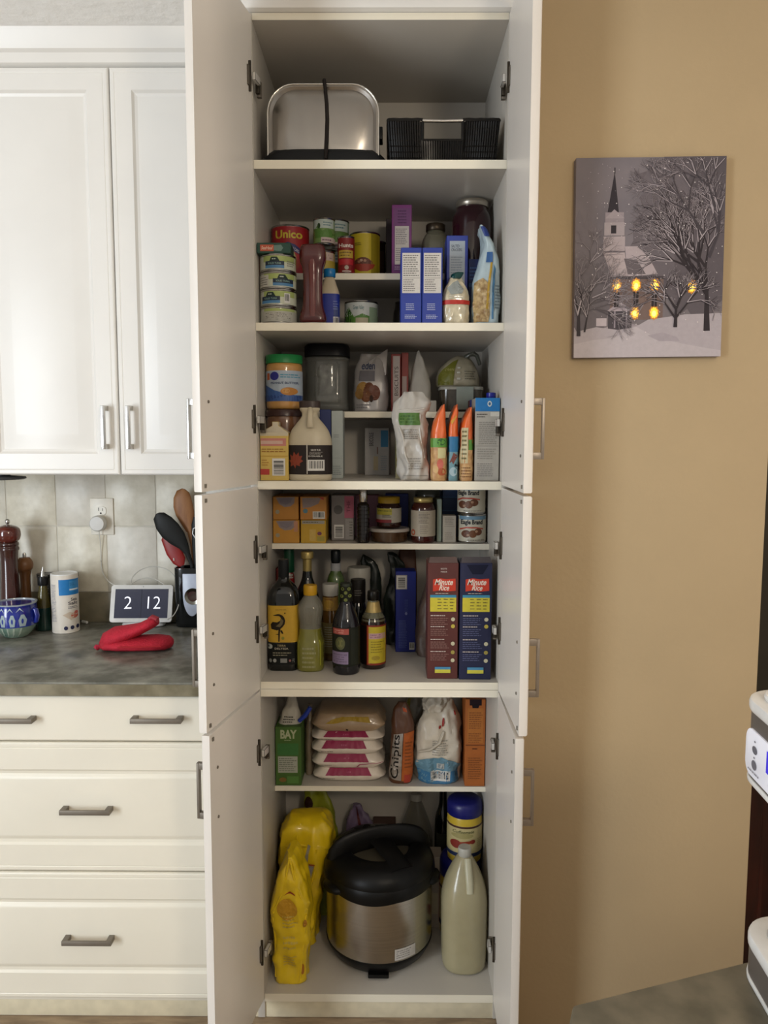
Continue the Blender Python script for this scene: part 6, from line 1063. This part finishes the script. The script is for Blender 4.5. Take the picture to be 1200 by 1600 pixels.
# ================================================================ canvas picture with lit windows
yC = -0.151
tlc, brc = at(905, 247, yC), at(1132, 558, yC); trc = at(1140, 243, yC)
cw = (trc.x-tlc.x+brc.x-at(902, 558, yC).x)/2; ch = (tlc.z+trc.z)/2-brc.z
o = thing('canvas_picture', 'snowy church canvas with lit windows hanging on the beige wall', 'picture', ((tlc.x+trc.x)/2-0.001, -0.1305, brc.z), 0, tilt=(0, -0.012))
cvm = mat('#7c7478', 0.7, var=0, col2='#6c666c', vs=7)
g = G(); g.box(-cw/2, cw/2, -0.020, 0, 0, ch, cvm); g.build('canvas', o, 0.0012)
rr = random.Random(11)
E_ = []
sky = ['#6f676d', '#756c71', '#7c7377']
E_ += [('r', 0, 0.0, 1, 0.22, '#9a9095'), ('p', [(0, 0.16), (0.2, 0.15), (0.35, 0.18), (0.45, 0.16), (0.6, 0.2), (1, 0.23), (1, 0.30), (0, 0.3)], '#6c6468')]
# distant tree masses
for cx_, cy_, rx_, ry_, c_ in ((0.06, 0.45, 0.13, 0.26, '#675f65'), (0.78, 0.75, 0.36, 0.34, '#5a5258'), (0.62, 0.80, 0.2, 0.18, '#625a60'), (0.82, 0.50, 0.28, 0.30, '#544c52'), (0.52, 0.55, 0.16, 0.2, '#5e565c'), (0.92, 0.88, 0.16, 0.18, '#50494f'), (0.1, 0.3, 0.16, 0.2, '#5c545a')): 
    pts = [(min(1, max(0, cx_+rx_*math.cos(2*PI*i/28)*(0.82+0.36*rr.random()))), min(1, max(0, cy_+ry_*math.sin(2*PI*i/28)*(0.82+0.36*rr.random())))) for i in range(28)]
    E_.append(('p', pts, c_))
# church
E_ += [('p', [(0.255, 0.95), (0.262, 0.95), (0.262, 0.92), (0.255, 0.92)], '#2f2a30'), ('p', [(0.258, 0.93), (0.29, 0.73), (0.215, 0.73)], '#2d282f'), ('r', 0.20, 0.68, 0.325, 0.73, '#8b8085'), ('p', [(0.2, 0.70), (0.26, 0.745), (0.33, 0.70)], '#978c90'), ('r', 0.195, 0.615, 0.33, 0.68, '#9a8f92'), ('r', 0.24, 0.625, 0.275, 0.665, '#2a252b'), ('r', 0.19, 0.535, 0.335, 0.61, '#a39698'), ('r', 0.185, 0.53, 0.34, 0.538, '#6a6066'),
    ('p', [(0.19, 0.53), (0.335, 0.53), (0.36, 0.40), (0.25, 0.40)], '#aa9c9d'), ('p', [(0.335, 0.56), (0.42, 0.56), (0.5, 0.50), (0.56, 0.42), (0.36, 0.41)], '#a5989b'), ('p', [(0.33, 0.50), (0.42, 0.49), (0.48, 0.42), (0.36, 0.42)], '#5c5358'), ('r', 0.24, 0.19, 0.60, 0.41, '#6b5650'), ('r', 0.24, 0.395, 0.6, 0.41, '#3d343a'), ('p', [(0.22, 0.235), (0.31, 0.285), (0.40, 0.235)], '#a1949a'), ('r', 0.23, 0.14, 0.39, 0.235, '#38313a'), ('r', 0.27, 0.15, 0.28, 0.235, '#8a7f88'), ('r', 0.35, 0.15, 0.36, 0.235, '#8a7f88'), ('r', 0.15, 0.16, 0.22, 0.2, '#b5a9ae')]
# snow
E_ += [('p', [(0, 0.0), (0, 0.13), (0.15, 0.155), (0.3, 0.14), (0.42, 0.155), (0.5, 0.19), (0.6, 0.20), (0.75, 0.215), (1, 0.22), (1, 0.0)], '#a69da2'), ('p', [(0, 0.0), (0, 0.07), (0.14, 0.09), (0.28, 0.10), (0.37, 0.145), (0.42, 0.155), (0.52, 0.115), (0.6, 0.09), (0.78, 0.06), (1, 0.03), (1, 0.0)], '#b0a7ab'), ('p', [(0.5, 0.11), (0.6, 0.125), (0.7, 0.1), (0.72, 0.08), (0.58, 0.08)], '#9c9399')]
TR, SN = '#2b2429', '#a2989d'
def branch(x, y, a, ln, wd, dep, col):
    if dep == 0 or not (0.005 < x < 0.995 and 0.01 < y < 0.99): return
    x2, y2 = min(0.995, max(0.005, x+ln*math.cos(a))), min(0.993, max(0.01, y+ln*math.sin(a)*0.78)); nx_, ny_ = -math.sin(a)*wd, math.cos(a)*wd*0.8
    E_.append(('p', [(x-nx_, y-ny_), (x+nx_, y+ny_), (x2+nx_*0.6, y2+ny_*0.6), (x2-nx_*0.6, y2-ny_*0.6)], col))
    if dep < 5 and rr.random() < 0.75: E_.append(('p', [(x+nx_*0.4, y+ny_*0.4), (x+nx_*1.7, y+ny_*1.7), (x2+nx_*1.3, y2+ny_*1.3), (x2+nx_*0.3, y2+ny_*0.3)], SN if rr.random() < 0.6 else '#857b80'))
    for k in range(3 if dep > 2 else 2): branch(x2, y2, a+rr.uniform(-0.75, 0.75), ln*rr.uniform(0.62, 0.85), wd*0.62, dep-1, col)
branch(0.90, 0.13, 1.6, 0.24, 0.022, 7, TR); branch(0.895, 0.33, 1.9, 0.2, 0.014, 6, TR); branch(0.90, 0.5, 1.2, 0.17, 0.012, 6, '#39323a'); branch(0.88, 0.4, 2.4, 0.2, 0.010, 6, TR)
branch(0.86, 0.62, 2.2, 0.18, 0.010, 6, '#3a333a'); branch(0.93, 0.75, 1.9, 0.14, 0.010, 6, '#3a333a'); branch(0.70, 0.8, 2.5, 0.12, 0.006, 5, '#453d44')
branch(0.685, 0.15, 1.55, 0.12, 0.013, 6, TR); branch(0.68, 0.2, 2.2, 0.12, 0.007, 5, TR); branch(0.69, 0.2, 0.9, 0.12, 0.007, 5, TR)
for a0 in (1.9, 1.2, 0.6, 2.6): branch(0.02, 0.22, a0 if a0 < 2 else 0.3, 0.13, 0.006, 6, '#4a4248')
branch(0.03, 0.11, 1.57, 0.14, 0.013, 5, TR); branch(0.07, 0.13, 1.4, 0.10, 0.006, 5, TR); branch(0.04, 0.4, 1.0, 0.12, 0.005, 5, '#544b51'); branch(0.12, 0.3, 0.4, 0.1, 0.004, 4, '#5a5157'); branch(0.8, 0.9, 2.8, 0.1, 0.005, 5, '#4a4248')
for _ in range(260):
    x_, y_ = rr.random()*0.98+0.01, rr.random()*0.9+0.08; r_ = rr.choice((0.002, 0.003, 0.0045)); E_.append(('p', [(x_-r_, y_), (x_, y_-r_*0.75), (x_+r_, y_), (x_, y_+r_*0.75)], '#b9b0b4' if r_ < 0.004 else '#d0c8c8'))
prints(o, Plane(cw, ch, -0.020), E_, 'printed_picture', 0.0003, 0.0000004)
lit1 = mat('#f0b030', 0.5, emit=1.1, var=0); lit2 = mat('#b5762c', 0.5, emit=0.35, var=0); lit3 = mat('#ffe070', 0.5, emit=1.3, var=0)
for x_, y_ in ((0.285, 0.365), (0.415, 0.365), (0.54, 0.365), (0.79, 0.355), (0.41, 0.225), (0.54, 0.225)):
    LE = []
    if y_ == 0.365: LE += [('r', x_-0.018, y_-0.11, x_+0.018, y_-0.02, '#2c2426'), ('r', x_-0.001, y_-0.11, x_+0.001, y_-0.02, '#8a7d80'), ('r', x_-0.018, y_-0.07, x_+0.018, y_-0.067, '#8a7d80')]
    star = lambda R_, k_: [(x_+R_*(1 if i % 2 else 0.84)*math.cos(2*PI*i/20+k_), y_+R_*1.05*(1 if i % 2 else 0.84)*math.sin(2*PI*i/20+k_)) for i in range(20)]
    LE += [('p', star(0.037, 0), lit2), ('p', star(0.028, 0.2), lit1), ('e', x_, y_-0.004, 0.014, 0.015, lit3)]
    prints(o, Plane(cw, ch, -0.0204), LE, 'lit_window', 0.0004, 0.00003)
# ================================================================ coffee machine on the peninsula
c0 = on(1157, 1499, 0.9105); c1 = on(1200, 1574, 0.9105)
e = Vector((c1.x-c0.x, c1.y-c0.y, 0)).normalized(); rz = math.atan2(e.y, e.x)
hz1 = at(1168, 1430, c0.y).z; zA = at(1170, 1095, c0.y).z; zB = at(1170, 1203, c0.y).z
o = thing('coffee_machine', 'white and dark grey countertop machine with button panel at the right picture edge', 'coffee machine', (c0.x, c0.y, 0.9108), rz)
dg = mat('#5d5650', 0.35, var=0.04); wh = mat('#e6e4e0', 0.25, coat=0.3); 
def slab(w, d, r, n=8, ox=0, oy=0):
    P_ = []
    for cx_, cy_, a0 in ((w-r, r, -PI/2), (w-r, d-r, 0), (r, d-r, PI/2), (r, r, PI)):
        for i in range(n+1): P_.append((ox+cx_+r*math.cos(a0+PI/2*i/n), oy+cy_+r*math.sin(a0+PI/2*i/n)))
    return P_
MW, MD = 0.26, 0.28
o.location.x -= 0.004; o.location.y += 0.002
H1 = hz1-0.9108; Ha = zB-0.9108; Hb = zA-0.9108
g = G(); g.prismz(slab(MW, MD, 0.04), 0.004, H1-0.014, dg); g.build('base_body', o)
g = G(); g.prismz(slab(MW+0.003, MD+0.003, 0.042, ox=-0.0015, oy=-0.0015), 0.0, 0.006, wh); g.build('base_trim', o, 0.001)
g = G(); g.prismz(slab(MW+0.004, MD+0.004, 0.043, ox=-0.002, oy=-0.002), H1-0.016, H1, wh); g.build('tray_rim', o, 0.004)
g = G(); g.prismz(slab(MW-0.03, MD-0.03, 0.03, ox=0.015, oy=0.015), H1-0.004, H1+0.002, mat('#b9b6b2', 0.3)); g.build('drip_tray', o, 0.001)
g = G(); g.prismz(slab(MW-0.10, 0.10, 0.02, ox=0.06, oy=MD-0.12), H1-0.002, Ha+0.01, dg); g.build('column', o, 0.002)
g = G(); g.prismz(slab(MW, MD, 0.04, ox=-0.004, oy=-0.008), Ha+0.004, Hb, dg); g.build('head_body', o)
g = G(); g.prismz(slab(MW+0.003, MD+0.003, 0.042, ox=-0.0055, oy=-0.0095), Ha, Ha+0.006, wh); g.build('head_trim', o, 0.001)
g = G(); g.prismz(slab(MW+0.006, MD+0.006, 0.044, ox=-0.007, oy=-0.011), Hb-0.002, Hb+0.012, wh); g.prismz(slab(MW-0.02, MD-0.02, 0.034, ox=0.006, oy=0.002), Hb+0.010, Hb+0.019, mat('#d4d2ca', 0.25, coat=0.3)); g.build('head_lid', o, 0.004)
ph = (Hb-Ha)
g = G(); pw = 0.18
P_ = [(0.022+x+pw/2, Ha+ph*0.12+z) for x, z in rr2(pw, ph*0.64, 0.014)]
g.prism(P_, -0.010, -0.004, mat('#e9e8f0', 0.3, emit=0.15)); g.build('control_panel', o, 0.0008)
pe_ = Plane(pw, ph*0.64, -0.010, 0.022+pw/2, Ha+ph*0.12)
prints(o, pe_, [('r', 0.30, 0.40, 0.75, 0.85, mat('#3a2fc0', 0.3, emit=0.5, var=0)), ('e', 0.14, 0.62, 0.035, 0.085, '#6a6870'), ('e', 0.14, 0.30, 0.035, 0.10, '#6a6870'), ('e', 0.38, 0.2, 0.04, 0.10, '#77757c'), ('e', 0.14, 0.8, 0.01, 0.02, '#8a8890'), ('e', 0.14, 0.46, 0.01, 0.02, '#8a8890'), ('l', 0.06, 0.1, 0.26, 0.18, 1, '#9a98a0')], 'buttons')
prints(o, Plane(0.10, H1*0.5, 0.0, 0.14, H1*0.2), [('t', 'Ho', 0.0, 0.2, 0.5, 0.8, '#a8a29c', {'shear': 0.3})], 'side_mark')
